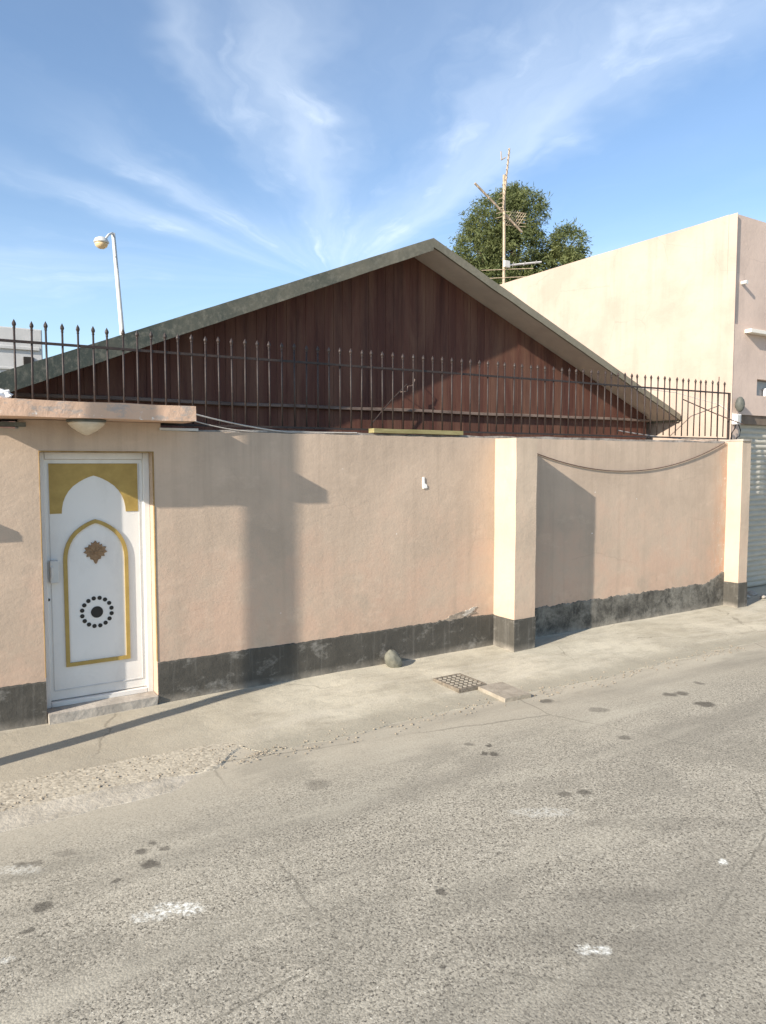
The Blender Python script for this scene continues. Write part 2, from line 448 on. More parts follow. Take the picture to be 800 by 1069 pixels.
# ------------------------------------------------------------------ ground
YAW = R(32.428)
DARK = [(2.624,-0.531,0.067,0.064,0.5),(1.86,-1.203,0.028,0.023,0.8),(1.818,-1.274,0.028,0.026,0.9),(1.93,-1.248,0.019,0.018,0.8),(1.913,-1.385,0.045,0.029,0.95),(1.794,-1.527,0.017,0.019,0.9),(1.556,-1.72,0.045,0.034,0.9),(1.576,-1.88,0.023,0.018,0.8),(1.316,-1.385,0.036,0.025,0.7),(1.366,-1.377,0.031,0.025,0.6),(1.464,-1.292,0.055,0.026,0.4),(5.501,0.901,0.067,0.057,1),(5.325,1.137,0.054,0.049,0.9),(5.428,1.162,0.047,0.05,0.9),(4.287,0.97,0.053,0.051,0.9),(4.636,0.768,0.073,0.054,0.55),(4.647,0.202,0.039,0.035,0.7),(3.699,0.066,0.025,0.027,1),(3.647,-0.079,0.025,0.025,1),(3.715,-0.079,0.031,0.028,1),(3.573,0.082,0.032,0.027,0.7),(4.03,-0.656,0.033,0.036,0.8),(4.151,-0.632,0.038,0.037,0.9),(3.255,-1.609,0.017,0.022,1),(3.227,-2.093,0.014,0.016,0.8),(3.556,-1.292,0.014,0.017,0.6),(5.69,1.448,0.033,0.041,0.7),(2.606,-1.061,0.015,0.015,0.5),(3.997,-1.636,0.291,0.057,0.25),(3.748,-1.954,0.45,0.081,0.2),(4.494,-0.999,0.449,0.071,0.2)]
LIGHT = [(2.139,-1.733,0.109,0.04,1),(2.027,-1.786,0.071,0.032,0.55),(3.853,-0.873,0.15,0.05,0.36),(4.585,-1.368,0.023,0.025,0.9),(3.811,-1.996,0.059,0.022,0.8),(1.318,-1.434,0.097,0.04,0.35),(1.581,-2.056,0.029,0.021,0.6)]

def asphalt():
    m = M('worn_asphalt', .93, .15)
    x, y, z = m.sep()
    # street frame: rr to the right of the view, ff away from it (where the spots lie)
    rr = m.math('SUBTRACT', m.math('MULTIPLY', x, math.cos(YAW)), m.math('MULTIPLY', y, math.sin(YAW)))
    ff = m.math('ADD', m.math('MULTIPLY', x, math.sin(YAW)), m.math('MULTIPLY', y, math.cos(YAW)))
    wob = m.noise(14, 4, .6, color=True)
    wx, wy, wz = m.sep(wob)
    rr = m.math('ADD', rr, m.math('MULTIPLY', m.math('SUBTRACT', wx, .5), .11))
    ff = m.math('ADD', ff, m.math('MULTIPLY', m.math('SUBTRACT', wy, .5), .10))
    # aggregate
    v1 = m.vor(115, out='Color'); vs = m.sep(v1)[0]
    v2d = m.vor(115)
    fine = m.noise(230, 3, .7)
    big = m.noise(.55, 5, .6, None, .4); mid = m.noise(2.4, 6, .65, None, .3)
    base = m.mix(m.ramp(big, [(.35, 0.), (.66, 1.)]), (.300, .270, .222), (.375, .338, .280))
    base = m.mix(m.math('MULTIPLY', m.ramp(mid, [(.42, 0.), (.66, 1.)]), .6), base, (.225, .204, .168))
    # smoother, dustier band close to the pavement; coarser towards the middle of the street
    coarse = m.math('MULTIPLY', m.math('SUBTRACT', -1.55, m.math('ADD', y, m.math('MULTIPLY', m.math('SUBTRACT', big, .5), 2.2))), 1.1, clamp=True)
    coarse = m.math('ADD', .36, m.math('MULTIPLY', coarse, .64))
    stone = m.mix(m.ramp(vs, [(.0, 0.), (1., 1.)]), (.17, .152, .125), (.53, .48, .405))
    c = m.mix(m.math('MULTIPLY', coarse, .52), base, stone)
    pit = m.ramp(m.noise(72, 4, .75, m.mp(loc=(3, 7, 0))), [(.55, 0.), (.59, 1.)])
    c = m.mix(m.math('MULTIPLY', m.math('MULTIPLY', pit, coarse), .95), c, (.065, .058, .05))
    pit2 = m.ramp(m.noise(38, 3, .7, m.mp(loc=(8, 1, 0))), [(.63, 0.), (.67, 1.)])
    c = m.mix(m.math('MULTIPLY', m.math('MULTIPLY', pit2, coarse), .7), c, (.07, .062, .052))
    wht = m.ramp(m.noise(70, 3, .7, m.mp(loc=(2, 9, 0))), [(.62, 0.), (.66, 1.)])
    c = m.mix(m.math('MULTIPLY', m.math('MULTIPLY', wht, coarse), .8), c, (.62, .58, .50))
    c = m.mix(m.math('MULTIPLY', m.ramp(fine, [(.5, 0.), (.7, 1.)]), .30), c, (.44, .40, .34))
    c = m.mix(m.math('MULTIPLY', m.ramp(m.noise(120, 2, .6, m.mp(loc=(1, 4, 0))), [(.60, 0.), (.68, 1.)]), .35), c, (.12, .105, .09))
    dustb = m.math('MULTIPLY', m.math('ADD', m.math('MULTIPLY', m.math('ADD', y, 1.95), 1.6), m.math('MULTIPLY', m.math('SUBTRACT', mid, .5), 1.5)), .75, clamp=True)
    c = m.mix(m.math('MULTIPLY', dustb, .6), c, (.46, .405, .33))
    # long worn wheel bands running with the street
    tr = m.noise(1., 4, .6, m.mp((.22, 1.5, 1), rot=(0, 0, R(-9))))
    c = m.mix(m.math('MULTIPLY', m.ramp(tr, [(.5, 0.), (.64, 1.)]), .5), c, (.19, .172, .145))
    tr2 = m.noise(1., 4, .6, m.mp((.3, 1.9, 1), (2, 5, 0), rot=(0, 0, R(14))))
    c = m.mix(m.math('MULTIPLY', m.ramp(tr2, [(.54, 0.), (.68, 1.)]), .5), c, (.45, .41, .34))
    cw = m.mix(.07, m.tc, m.noise(4, 5, .65, color=True))
    ck = m.ramp(m.vor(.42, cw, 'DISTANCE_TO_EDGE'), [(0., 1.), (.0022, 0.)])
    c = m.mix(m.math('MULTIPLY', m.math('MULTIPLY', ck, m.ramp(m.noise(.7, 3, .5, m.mp(loc=(4, 4, 0))), [(.46, 0.), (.54, 1.)])), .55), c, (.10, .09, .075))
    ptc = m.ramp(m.noise(.9, 5, .7, m.mp((.6, 1.2, 1), (1, 8, 0), (0, 0, R(30)))), [(.55, 0.), (.60, 1.)])
    c = m.mix(m.math('MULTIPLY', ptc, .28), c, (.17, .155, .13))
    def spots(lst, soft):
        tot = None
        for (a, b, ra, rb, s) in lst:
            u = m.math('DIVIDE', m.math('SUBTRACT', rr, a), ra*1.15)
            v = m.math('DIVIDE', m.math('SUBTRACT', ff, b), rb*1.15)
            d = m.math('ADD', m.math('MULTIPLY', u, u), m.math('MULTIPLY', v, v))
            k = m.math('MULTIPLY', m.math('SUBTRACT', soft, m.math('MULTIPLY', d, soft/1.25), clamp=True), s)
            tot = k if tot is None else m.math('MAXIMUM', tot, k)
        return tot
    c = m.mix(m.math('MULTIPLY', spots(DARK, 1.5), .74), c, (.058, .051, .044))
    lt = m.math('MULTIPLY', spots(LIGHT, 1.6), m.ramp(m.noise(55, 4, .7), [(.42, .0), (.62, 1.)]))
    c = m.mix(m.math('MULTIPLY', lt, .95), c, (.78, .77, .73))
    c = m.mix(1., c, (1.02, 1.04, .995), 'MULTIPLY')
    m.color(c)
    h = m.math('ADD', m.math('MULTIPLY', v2d, -1.2), m.math('MULTIPLY', m.noise(150, 3, .7), .8))
    m.bump(m.math('MULTIPLY', h, coarse), .0011, .8)
    m.bump(m.noise(1.2, 4, .6), .03, .3)
    return m.m
ASPH = asphalt()

def concrete():
    m = M('dusty_concrete', .95, .12)
    x, y, z = m.sep()
    c = m.mix(m.ramp(m.noise(1.1, 6, .65, None, .5), [(.34, 0.), (.66, 1.)]), (.38, .345, .28), (.54, .495, .41))
    c = m.mix(m.math('MULTIPLY', m.ramp(m.noise(4.5, 7, .72, m.mp((.6, 1.4, 1))), [(.48, 0.), (.70, 1.)]), .55), c, (.25, .222, .182))
    c = m.mix(m.math('MULTIPLY', m.ramp(m.noise(2.2, 6, .65, m.mp((.35, 1.6, 1), (5, 2, 0))), [(.52, 0.), (.66, 1.)]), .5), c, (.56, .515, .44))
    # exposed stones towards the street
    edge = m.math('MULTIPLY', m.math('SUBTRACT', m.math('MULTIPLY', m.noise(1.6, 5, .65), 1.6), m.math('ADD', y, 1.65)), 1.7, clamp=True)
    vs = m.sep(m.vor(62, out='Color'))[0]
    st = m.mix(m.ramp(vs, [(0., 0.), (1., 1.)]), (.15, .13, .105), (.52, .47, .39))
    c = m.mix(m.math('MULTIPLY', edge, .5), c, st)
    c = m.mix(m.math('MULTIPLY', m.ramp(m.noise(70, 4, .7), [(.56, 0.), (.68, 1.)]), .32), c, (.16, .14, .115))
    left = m.math('SUBTRACT', 1., m.math('MULTIPLY', m.math('SUBTRACT', x, 1.2), .7), clamp=True)
    c = m.mix(m.math('MULTIPLY', left, .8), c, (.335, .295, .24))
    ck = m.ramp(m.vor(.62, m.mix(.10, m.tc, m.noise(5, 4, color=True)), 'DISTANCE_TO_EDGE'), [(0., 1.), (.0025, 0.)])
    c = m.mix(m.math('MULTIPLY', m.math('MULTIPLY', ck, m.ramp(m.noise(1.3, 3), [(.50, 0.), (.60, 1.)])), .5), c, (.12, .105, .085))
    foot = m.math('MULTIPLY', m.math('SUBTRACT', m.math('ADD', y, .15), m.math('MULTIPLY', m.noise(5, 4), .16)), 9., clamp=True)
    c = m.mix(m.math('MULTIPLY', foot, .6), c, (.56, .50, .41))
    rim = m.math('MULTIPLY', m.math('SUBTRACT', m.math('MULTIPLY', m.noise(2.6, 6, .7), .5), m.math('ADD', y, 1.22)), 5., clamp=True)
    c = m.mix(m.math('MULTIPLY', rim, m.math('MULTIPLY', m.math('GREATER_THAN', x, 1.7), .85)), c, (.335, .305, .25))
    c = m.mix(1., c, (.96, .972, .925), 'MULTIPLY')
    m.color(c)
    m.bump(m.noise(75, 5, .72), .004, .9); m.bump(m.noise(5, 6, .65), .016, .6)
    return m.m
CONC = concrete()
def gravelmat():
    m = M('exposed_aggregate', .95, .12)
    vs = m.sep(m.vor(48, out='Color'))[0]
    c = m.mix(m.ramp(vs, [(0., 0.), (1., 1.)]), (.24, .21, .16), (.52, .47, .37))
    c = m.mix(m.ramp(m.noise(3.2, 5, .65), [(.34, .1), (.62, .8)]), c, (.43, .39, .305))
    pit = m.ramp(m.noise(36, 4, .7), [(.55, 0.), (.64, 1.)])
    c = m.mix(m.math('MULTIPLY', pit, .5), c, (.14, .12, .09))
    m.color(c); m.bump(m.math('MULTIPLY', m.vor(48), -1.), .003, .7); m.bump(m.noise(36, 4, .7), .004, .7); return m.m
GRAV = gravelmat()

def strip(xs, ya, yb, za, zb, ny=8, bump=.006, seed=0., skirt=.06):
    """a sheet between the lines ya(x) and yb(x), with a skirt down its street edge"""
    bm = bmesh.new(); rows = []
    for x in xs:
        r = []
        for k in range(ny+1):
            t = k/ny; y = ya(x)+(yb(x)-ya(x))*t
            z = za(x)+(zb(x)-za(x))*t + nz(x*1.7+seed, y*1.7, seed)*bump
            r.append(bm.verts.new((x, y, z)))
        r.append(bm.verts.new((x, yb(x)-.07, zb(x)-skirt)))
        rows.append(r)
    for a, b in zip(rows, rows[1:]):
        for k in range(ny+1):
            bm.faces.new((a[k], a[k+1], b[k+1], b[k]))
    bmesh.ops.recalc_face_normals(bm, faces=bm.faces)
    if sum(f.normal.z for f in bm.faces) < 0: bmesh.ops.reverse_faces(bm, faces=bm.faces)
    return bm
def frange(a, b, st):
    n = int(round((b-a)/st)); return [a+(b-a)*i/n for i in range(n+1)]

bm = NB()
vs = [bm.verts.new(p) for p in ((-400, -400, -.03), (400, -400, -.03), (400, 400, -.03), (-400, 400, -.03))]
bm.faces.new(vs)
road = props(obj('road', bm, ASPH), 'sunlit worn grey asphalt street with coarse speckled aggregate', None, None, 'structure')

GX1 = 1.78
def sm(t): t = max(0, min(1, t)); return t*t*(3-2*t)
def pave_edge(x):
    base = -1.27 + .07*nz(x*1.1, 3) + .045*nz(x*3.1, 1) + .015*nz(x*9, 2)
    inn = -.885 + .02*nz(x*4, 8) + .006*nz(x*11, 4) - .09*(x-.35)/1.4
    t = sm((x-GX1+.12)/.24)
    return inn*(1-t)+base*t
xs = frange(-4, 16, .04)
pav = props(obj('pavement', strip(xs, lambda x: .6, pave_edge, lambda x: .022, lambda x: -.0265, 10, .008), CONC),
            'pale dusty concrete pavement along the wall', None, None, 'structure')
xg = frange(-4, GX1, .03)
def gr_out(x): return -1.285 - .03*(x-.3) + .018*nz(x*6, 4) + .004*nz(x*21, 2) + (.25*sm((x-1.45)/.33))
gst = props(obj('gravel_bed', strip(xg, lambda x: pave_edge(x)+.02, gr_out, lambda x: -.019, lambda x: -.022, 6, .004, 3, .03), GRAV),
            'strip of exposed stony aggregate between pavement and kerb', None, None, 'structure')
xk = frange(-4, 1.62, .03)
def k_out(x): return -1.49 + .045*nz(x*2.1, 7) + .02*nz(x*7, 9) + .2*sm((x-1.15)/.47)
KERBM = simple('broken_kerb_concrete', (.30, .272, .218), (.47, .43, .35), 5, .95, .1, .008, 30)
kb = props(obj('kerb', strip(xk, lambda x: gr_out(x)+.012, k_out, lambda x: -.012-.022*sm((x-.9)/.7), lambda x: -.026-.012*sm((x-.9)/.7), 4, .005, 6, .04), KERBM),
           'broken flush concrete kerb beside the stony strip', None, None, 'structure')

# loose stones of the stony strip: nobody could count them
bm = NB()
rg = random.Random(5)
def pebble(bm, x, y, z, r):
    q = bmesh.ops.create_icosphere(bm, subdivisions=1, radius=r)['verts']
    a = rg.random()*9
    for v in q:
        v.co = Vector((v.co.x*(1+.35*nz(v.co.x*80+a)), v.co.y*(1+.35*nz(v.co.y*80, a)), v.co.z*.6)) + Vector((x, y, z))
for i in range(260):
    x = rg.uniform(-.6, 1.82); y = rg.uniform(-1.33, -.9)
    if y > pave_edge(x)+.01 : continue
    pebble(bm, x, y, -.018, rg.uniform(.003, .008))
for i in range(60):
    x = rg.gauss(1.75, .16); y = rg.gauss(-1.27, .06); pebble(bm, x, y, -.018, rg.uniform(.003, .008))
for i in range(330):
    x = rg.uniform(1.8, 7.); y = pave_edge(x)+rg.gauss(-.03, .07); pebble(bm, x, y, -.022, rg.uniform(.003, .009))
props(obj('loose_gravel', bm, simple('loose_stones', (.17, .135, .095), (.46, .40, .31), 60, .95, .1, 0)), 'small loose stones scattered along the pavement edge', None, None, 'stuff')

# ------------------------------------------------------------------ boundary wall
TOP = 2.083
wall = thing('boundary_wall', (4.2, 0, 0), 'pink beige plastered street wall with dark painted base and square pillars', 'wall')
DL, DR, DT = .735, 1.515, 1.918
def wall_mesh():
    bm = NB()
    xs = frange(-4, DL, .12)[:-1] + [DL] + frange(DL, DR, .13)[1:-1] + [DR] + frange(DR, 8.95, .06)[1:]
    zs = [-.12, .1, .3, .6, .9, 1.2, 1.5, 1.75, DT, 2.0, TOP, 2.139]
    V = {}
    def top(x):
        return TOP + .006*nz(x*2.3, 1) + .005*nz(x*13, 4) - .012*max(0, nz(x*9, 6)-.2)
    def vert(i, j):
        if (i, j) not in V:
            x, z = xs[i], zs[j]
            if z == TOP: z = top(x)
            V[i, j] = bm.verts.new((x, .004*nz(x*1.3, z*1.3) if not (DL-.01 < x < DR+.01) else 0., z))
        return V[i, j]
    for i in range(len(xs)-1):
        for j in range(len(zs)-1):
            xm, zm = (xs[i]+xs[i+1])/2, (zs[j]+zs[j+1])/2
            if DL < xm < DR and zm < DT: continue
            if zm > TOP and not (.66 < xm < 1.56): continue
            bm.faces.new((vert(i, j), vert(i+1, j), vert(i+1, j+1), vert(i, j+1)))
    fs = bm.faces[:]
    ret = bmesh.ops.extrude_face_region(bm, geom=fs)
    for v in [g for g in ret['geom'] if isinstance(g, bmesh.types.BMVert)]: v.co.y += .2
    bmesh.ops.recalc_face_normals(bm, faces=bm.faces)
    return bm
obj('wall_panel', wall_mesh(), PL, wall)

def dado_mesh(x0, x1, topf, y=-.007, th=.012):
    bm = NB(); xs = frange(x0, x1, .015); A = []
    for x in xs:
        t = topf(x)
        a = [bm.verts.new((x, y + .002*nz(x*7, z*7), z)) for z in (-.1, .06, .14, .22, t-.012)] + [bm.verts.new((x, y+.004, t)), bm.verts.new((x, y+th, t))]
        A.append(a)
    for a, b in zip(A, A[1:]):
        for k in range(6): bm.faces.new((a[k], b[k], b[k+1], a[k+1]))
    return bm
def top_main(x):
    e = .322 + .009*nz(x*2, 2) + .008*nz(x*9, 6) + .006*nz(x*33, 1)
    rag = math.exp(-((x-4.35)/.33)**2)
    return e + rag*(.018*nz(x*11, 3)+.02*nz(x*29, 5)+.012)
def top_far(x):
    e = .325 + .02*nz(x*5, 2)+.018*nz(x*16, 5)+.010*nz(x*45, 7)
    return e + .11*sm((x-8.35)/.4) + .02*nz(x*31, 3)*sm((x-8.2)/.3)
obj('painted_base', dado_mesh(DR+.002, 4.868, top_main), DADO, wall)
obj('painted_base', dado_mesh(-4, DL-.002, lambda x: .305+.008*nz(x*3, 2)+.006*nz(x*30, 1)), DADO, wall)
pb = obj('painted_base', dado_mesh(5.142, 8.742, top_far), DADO, wall); pb['label'] = 'blotchy peeling dark base'

bm = NB()   # rough mortar bed along the top, where the fence is set
rough_box(bm, 1.62, 8.74, .035, .165, TOP-.02, TOP+.022, .05, .014, 2, .01)
obj('mortar_bed', bm, MORTAR, wall)

def pillar(x0, x1, y0, top, capgrey):
    bm = NB(); rough_box(bm, x0, x1, y0, .02, -.1, top, .09, .005, x0, .006)
    p = obj('pillar', bm, PILM, wall, False, ((x0+x1)/2, y0, 0))
    bm = NB()
    # dark base wraps the three open faces
    z = .318
    rough_box(bm, x0-.006, x1+.006, y0-.006, .0, -.1, z, .07, .004, x1, .004)
    obj('painted_base', bm, DADO, p)
    if capgrey:
        bm = NB(); rough_box(bm, x0-.008, x1+.008, y0-.008, .1, top-.005, top+.02, .06, .006, 4, .008)
        obj('pillar_cap', bm, CEMENT, p)
    return p
pillar(4.87, 5.140, -.305, TOP-.005, False)
pillar(8.745, 8.93, -.20, TOP+.03, True)

# canopy slab
bm = NB(); rough_box(bm, .315, 1.745, -.32, .19, 2.142, 2.252, .06, .006, 1.5, .012)
can = obj('door_canopy', bm, CANOPY, wall); can['label'] = 'projecting concrete slab with chipped paint over the door'

# peeled lime patch
bm = NB()
cx, cz = 4.56, .385
pts = []
for k in range(22):
    a = 2*PI*k/22; r = 1+.7*nz(math.cos(a)*2.6+3, math.sin(a)*2.6)+.5*nz(k*3.1)
    pts.append((cx+.072*r*math.cos(a), cz+.022*r*math.sin(a)+.03*math.cos(a)))
prism(bm, pts, -.0052, .004)
obj('peeled_patch', bm, PEEL, wall)
bm = NB()
pts = []
for k in range(40):
    a = 2*PI*k/40; r = 1+.4*nz(math.cos(a)*2+7, math.sin(a)*2)+.3*nz(k*2.1, 5)
    pts.append((4.40+.20*r*math.cos(a), .345+.035*r*math.sin(a)+.028*math.cos(a)))
prism(bm, pts, -.0045, .004)
obj('peeled_patch', bm, simple('flaked_grey_paint', (.16, .145, .12), (.40, .33, .26), 25, .95, .1, .006, 50), wall)

# doorstep
bm = NB(); rough_box(bm, DL+.004, DR-.004, -.035, .185, -.08, .068, .06, .010, 8, .014)
obj('doorstep', bm, CEMENT, wall)

# ---- door, set back in the opening
DY = .145
door = obj('door', box(NB(), DL+.045, DR-.045, DY, DY+.04, .112, DT-.05, .003), WHITE, wall, False, ((DL+DR)/2, DY, .05))
door['label'] = 'white metal door with gold pointed arch decoration'
bm = NB()
for (a, b, c, d) in ((DL, DL+.047, .069, DT), (DR-.047, DR, .069, DT), (DL+.047, DR-.047, DT-.05, DT), (DL+.047, DR-.047, .069, .108)):
    box(bm, a+.001, b-.001, DY-.03, DY+.045, c+.001, d-.001, .003)
obj('door_frame', bm, WHITE, door)
bm = NB()   # ochre edge line around the opening
for (a, b, c, d) in ((DL-.004, DL+.002, .33, DT+.008), (DR-.002, DR+.004, .33, DT+.008), (DL+.002, DR-.002, DT-.002, DT+.008)):
    box(bm, a, b, -.004, .02, c, d, .001)
obj('door_edging', bm, JAMB, door)
HALF = [(0, 0), (.012, .14), (.05, .30), (.12, .45), (.22, .59), (.36, .72), (.54, .83), (.72, .915), (.87, .968), (1, 1.)]
def arch(xl, xr, z0, z1):
    xc = (xl+xr)/2; h = z1-z0
    Lf = [(xl+(xc-xl)*t, z0+h*s) for t, s in HALF]
    return Lf + [(2*xc-x, z) for x, z in Lf[-2::-1]]
A = arch(.892, 1.341, 1.476, 1.748)
xl, xr = DL+.075, 1.432
poly = [(xl, 1.476)] + A + [(xr, 1.476), (xr, 1.837), (xl, 1.837)]
obj('gold_spandrel', prism(NB(), poly, DY-.004, DY+.002), GOLD, door)
A2 = arch(.905, 1.335, 1.13, 1.412)
path = [(.905, .362)] + A2 + [(1.335, .362)]
obj('arch_moulding', frame_strip(NB(), path, .027, DY-.014, DY+.002), GOLD, door)
# leaf-shaped ornament: five-lobed outline with teeth
cx, cz = 1.116, 1.182
prof = [(.000, .086), (.016, .066), (.030, .074), (.028, .050), (.046, .058), (.050, .040), (.078, .036), (.066, .016), (.084, .000), (.060, -.012), (.064, -.034), (.040, -.030), (.036, -.052), (.018, -.056), (.010, -.078)]
pts = [(cx+x, cz+z) for x, z in prof] + [(cx, cz-.09)] + [(cx-x, cz+z) for x, z in prof[:0:-1]]
lo = obj('leaf_ornament', prism(NB(), pts, DY-.010, DY+.002, .003), BRONZE, door)
bm = NB()
for a in (90, 35, 145, 0, 180, -50, 230):
    d = Vector((math.cos(R(a)), 0, math.sin(R(a)))); tube(bm, [Vector((cx, DY-.011, cz)), Vector((cx, DY-.0105, cz))+d*.055], .003, 5)
bm2 = bm
# sub-part depth is spent: the veins belong to the ornament's own mesh
me = lo.data; b3 = bmesh.new(); b3.from_mesh(me)
bmesh.ops.translate(bm2, verts=bm2.verts, vec=-wloc(lo)); t = bpy.data.meshes.new('t'); bm2.to_mesh(t); bm2.free(); b3.from_mesh(t); b3.to_mesh(me); b3.free()
bm = NB(); cx, cz = 1.116, .732
disc(bm, cx, cz, .043, DY-.004, DY+.002, 28)
for k in range(16):
    a = 2*PI*(k+.5)/16; disc(bm, cx+.106*math.cos(a), cz+.106*math.sin(a), .0155, DY-.004, DY+.002, 14)
obj('dot_rosette', bm, BLACK, door)
bm = NB(); box(bm, .796, .856, DY-.05, DY+.002, .978, 1.142, .006, 2); box(bm, .800, .812, DY-.062, DY-.045, 1.02, 1.10, .003)
obj('lock_box', bm, PALEMETAL, door)
bm = NB(); disc(bm, .787, .856, .010, DY-.006, DY+.002, 12)
obj('keyhole', bm, BLACK, door)
bm = NB(); box(bm, DL+.075, DR-.075, DY-.005, DY+.002, .178, .184); box(bm, DL+.072, DL+.076, DY-.005, DY+.002, .184, 1.837); box(bm, DR-.076, DR-.072, DY-.005, DY+.002, .184, 1.837)
obj('panel_edge', bm, simple('shadow_grey_enamel', (.50, .49, .47), (.62, .61, .59), 10, .5, .3, 0), door)

# ceiling light under the canopy
t = thing('ceiling_light', (1.02, -.16, 2.142), 'pointed frosted glass bowl lamp under the door canopy', 'lamp')
obj('lamp_base', lathe(NB(), [(.128, 0), (.132, -.012), (.124, -.020)], (1.02, -.16, 2.1415), 28), DARKG, t, True)
obj('glass_bowl', lathe(NB(), [(.122, -.0205), (.118, -.034), (.095, -.058), (.062, -.082), (.030, -.100), (.012, -.108), (0, -.110)], (1.02, -.16, 2.1415), 28), LAMPW, t, True)

# dark strip put in as the shade of the gap between canopy and wall top
bm = NB(); rough_box(bm, -.3, .655, -.03, .05, 2.088, 2.118, .08, .003, 3)
single('gap_shade_strip', bm, DARKG, 'dark strip standing for the shaded gap under the canopy, left of the door', 'bar', (.3, 0, 2.088))
bm = NB(); rough_box(bm, 1.565, 1.86, -.012, .03, 2.085, 2.104, .08, .002, 3)
single('metal_strip', bm, PALEMETAL, 'pale metal strip on the wall top just right of the door canopy', 'strip', (1.7, 0, 2.085))
bm = NB()
q = bmesh.ops.create_icosphere(bm, subdivisions=3, radius=.05)['verts']
for v in q:
    v.co = Vector((v.co.x*1.25, v.co.y, v.co.z*.75))*(1+.55*nz(v.co.x*38, v.co.y*38, v.co.z*38)) + Vector((.50, -.20, 2.278))
single('crumpled_rag', bm, PAPER, 'crumpled white rag lying on the canopy at its far left', 'rag', (.50, -.20, 2.252))

# ------------------------------------------------------------------ iron fence
FY = .1
fence = thing('iron_fence', (4.2, FY, TOP), 'dark iron spear topped railing standing along the top of the street wall', 'fence')
def ztop(x): return 2.672 + .006*x            # top rail
bm = NB()
pr = frange(-1.2, 8.905, .25)
for a, b in zip(pr, pr[1:]):
    pass
def rail(zf, h, d):
    bm = NB(); rows = []
    for x in pr:
        z = zf(x) + .004*nz(x*.8, 3)
        rows.append([bm.verts.new(p) for p in ((x, FY-d, z-h), (x, FY+d, z-h), (x, FY+d, z+h), (x, FY-d, z+h))])
    for a, b in zip(rows, rows[1:]):
        for k in range(4): bm.faces.new((a[k], b[k], b[(k+1) % 4], a[(k+1) % 4]))
    bm.faces.new(rows[0]); bm.faces.new(rows[-1][::-1])
    bmesh.ops.recalc_face_normals(bm, faces=bm.faces); return bm
obj('top_rail', rail(ztop, .009, .007), IRON, fence)
obj('bottom_rail', rail(lambda x: 2.135+.001*x, .008, .010), IRON, fence)
H0 = .65
def bar_mesh():
    bm = NB(); tube(bm, [(0, 0, 0), (0, 0, H0)], .0075, 7); return bm
def spear_mesh():
    bm = NB(); lathe(bm, [(.006, -.010), (.011, -.007), (.008, .000), (.010, .008), (.0145, .019), (.013, .030), (.006, .044), (0, .056)], (0, 0, H0), 8); return bm
bx = [.615, .718, .82, .923, 1.027, 1.132, 1.234]
x = .615
left = []
while x > -1.1: x -= .1025; left.append(x)
allx = sorted(left) + bx
x = 1.234
while x < 1.95: x += .104; allx.append(round(x, 3))
allx = [v for v in allx if v < 1.92] + [1.962, 2.075, 2.184, 2.292, 2.402, 2.509, 2.618, 2.735, 2.845, 2.954, 3.064, 3.174, 3.282, 3.389, 3.497, 3.611]
x = 3.611
nn = 28
for k in range(1, nn): allx.append(3.611 + (6.775-3.611)*k/nn)
allx += [6.775, 6.888, 7.004, 7.121, 7.24, 7.353, 7.472, 7.589, 7.704, 7.817, 7.935, 8.055, 8.173, 8.296, 8.413, 8.532, 8.66, 8.783]
b0 = None
rb = random.Random(3)
for i, x in enumerate(allx):
    if b0 is None:
        b0 = obj('bar', bar_mesh(), IRON, fence, True, (0, 0, 0)); s0 = obj('spear', spear_mesh(), IRON, b0, False, (0, 0, 0))
        s0.location = (0, 0, 0); o = b0
    else:
        o = b0.copy(); COL.objects.link(o); o.parent = fence
        s = s0.copy(); COL.objects.link(s); s.parent = o
    o.location = (x-4.2, rb.uniform(-.002, .002), 2.118-TOP + (ztop(x)-2.672) + rb.uniform(-.004, .004))
    o.rotation_euler = (rb.gauss(0, .008), rb.gauss(0, .008), rb.random()*6)
bm = NB(); box(bm, 8.885, 8.911, FY-.013, FY+.013, TOP-.0, ztop(8.9)+.009, .002)
obj('end_post', bm, IRON, fence)
bm = NB(); box(bm, 8.868, 8.892, FY-.022, FY-.013, 2.52, 2.60, .004)
obj('latch_plate', bm, IRON, fence)

# plank, aerial rod, cables
bm = NB(); rough_box(bm, 3.455, 4.46, -.008, .088, TOP+.024, TOP+.062, .12, .003, 5, .004)
single('wooden_plank', bm, PLANKM, 'yellow green plank lying on the wall top against the fence bars', 'plank', (3.96, .03, TOP+.024))
single('aerial_rod', tube(NB(), [(8.716, .13, TOP), (8.714, .13, 2.6), (8.71, .128, 2.93)], .0055, 6), IRON, 'thin upright rod rising above the fence near its right end', 'rod', (8.716, .13, TOP))
def sag(a, b, s, n=18):
    a, b = Vector(a), Vector(b); return [a.lerp(b, i/n) - Vector((0, 0, s*4*(i/n)*(1-i/n))) for i in range(n+1)]
single('sagging_cable', tube(NB(), sag((5.142, -.014, 2.018), (8.66, -.012, 2.09), .31, 24), .006, 6), CABLE, 'brown cable sagging across the wall right of the middle pillar', 'cable', (5.142, -.03, 2.018))
single('white_cable', tube(NB(), [(1.745, -.10, 2.225)] + sag((1.76, -.08, 2.222), (2.62, .03, TOP+.012), .015, 12) + [(3.3, .032, TOP+.02)], .006, 6), CABLEW, 'pale cable running from the canopy end down to the wall top, upper of two', 'cable', (1.745, -.1, 2.225))
single('white_cable', tube(NB(), sag((1.75, .02, 2.19), (2.45, .03, TOP+.010), .03, 12), .0045, 6), CABLEW, 'thin pale cable under the thicker one right of the canopy', 'cable', (1.75, .02, 2.19))
single('wall_top_cable', tube(NB(), sag((6.9, .19, 2.21), (8.85, .19, 2.13), .03, 14), .006, 6), CABLEW, 'thin pale cable drooping behind the fence bars near the gable corner', 'cable', (6.9, .19, 2.21))
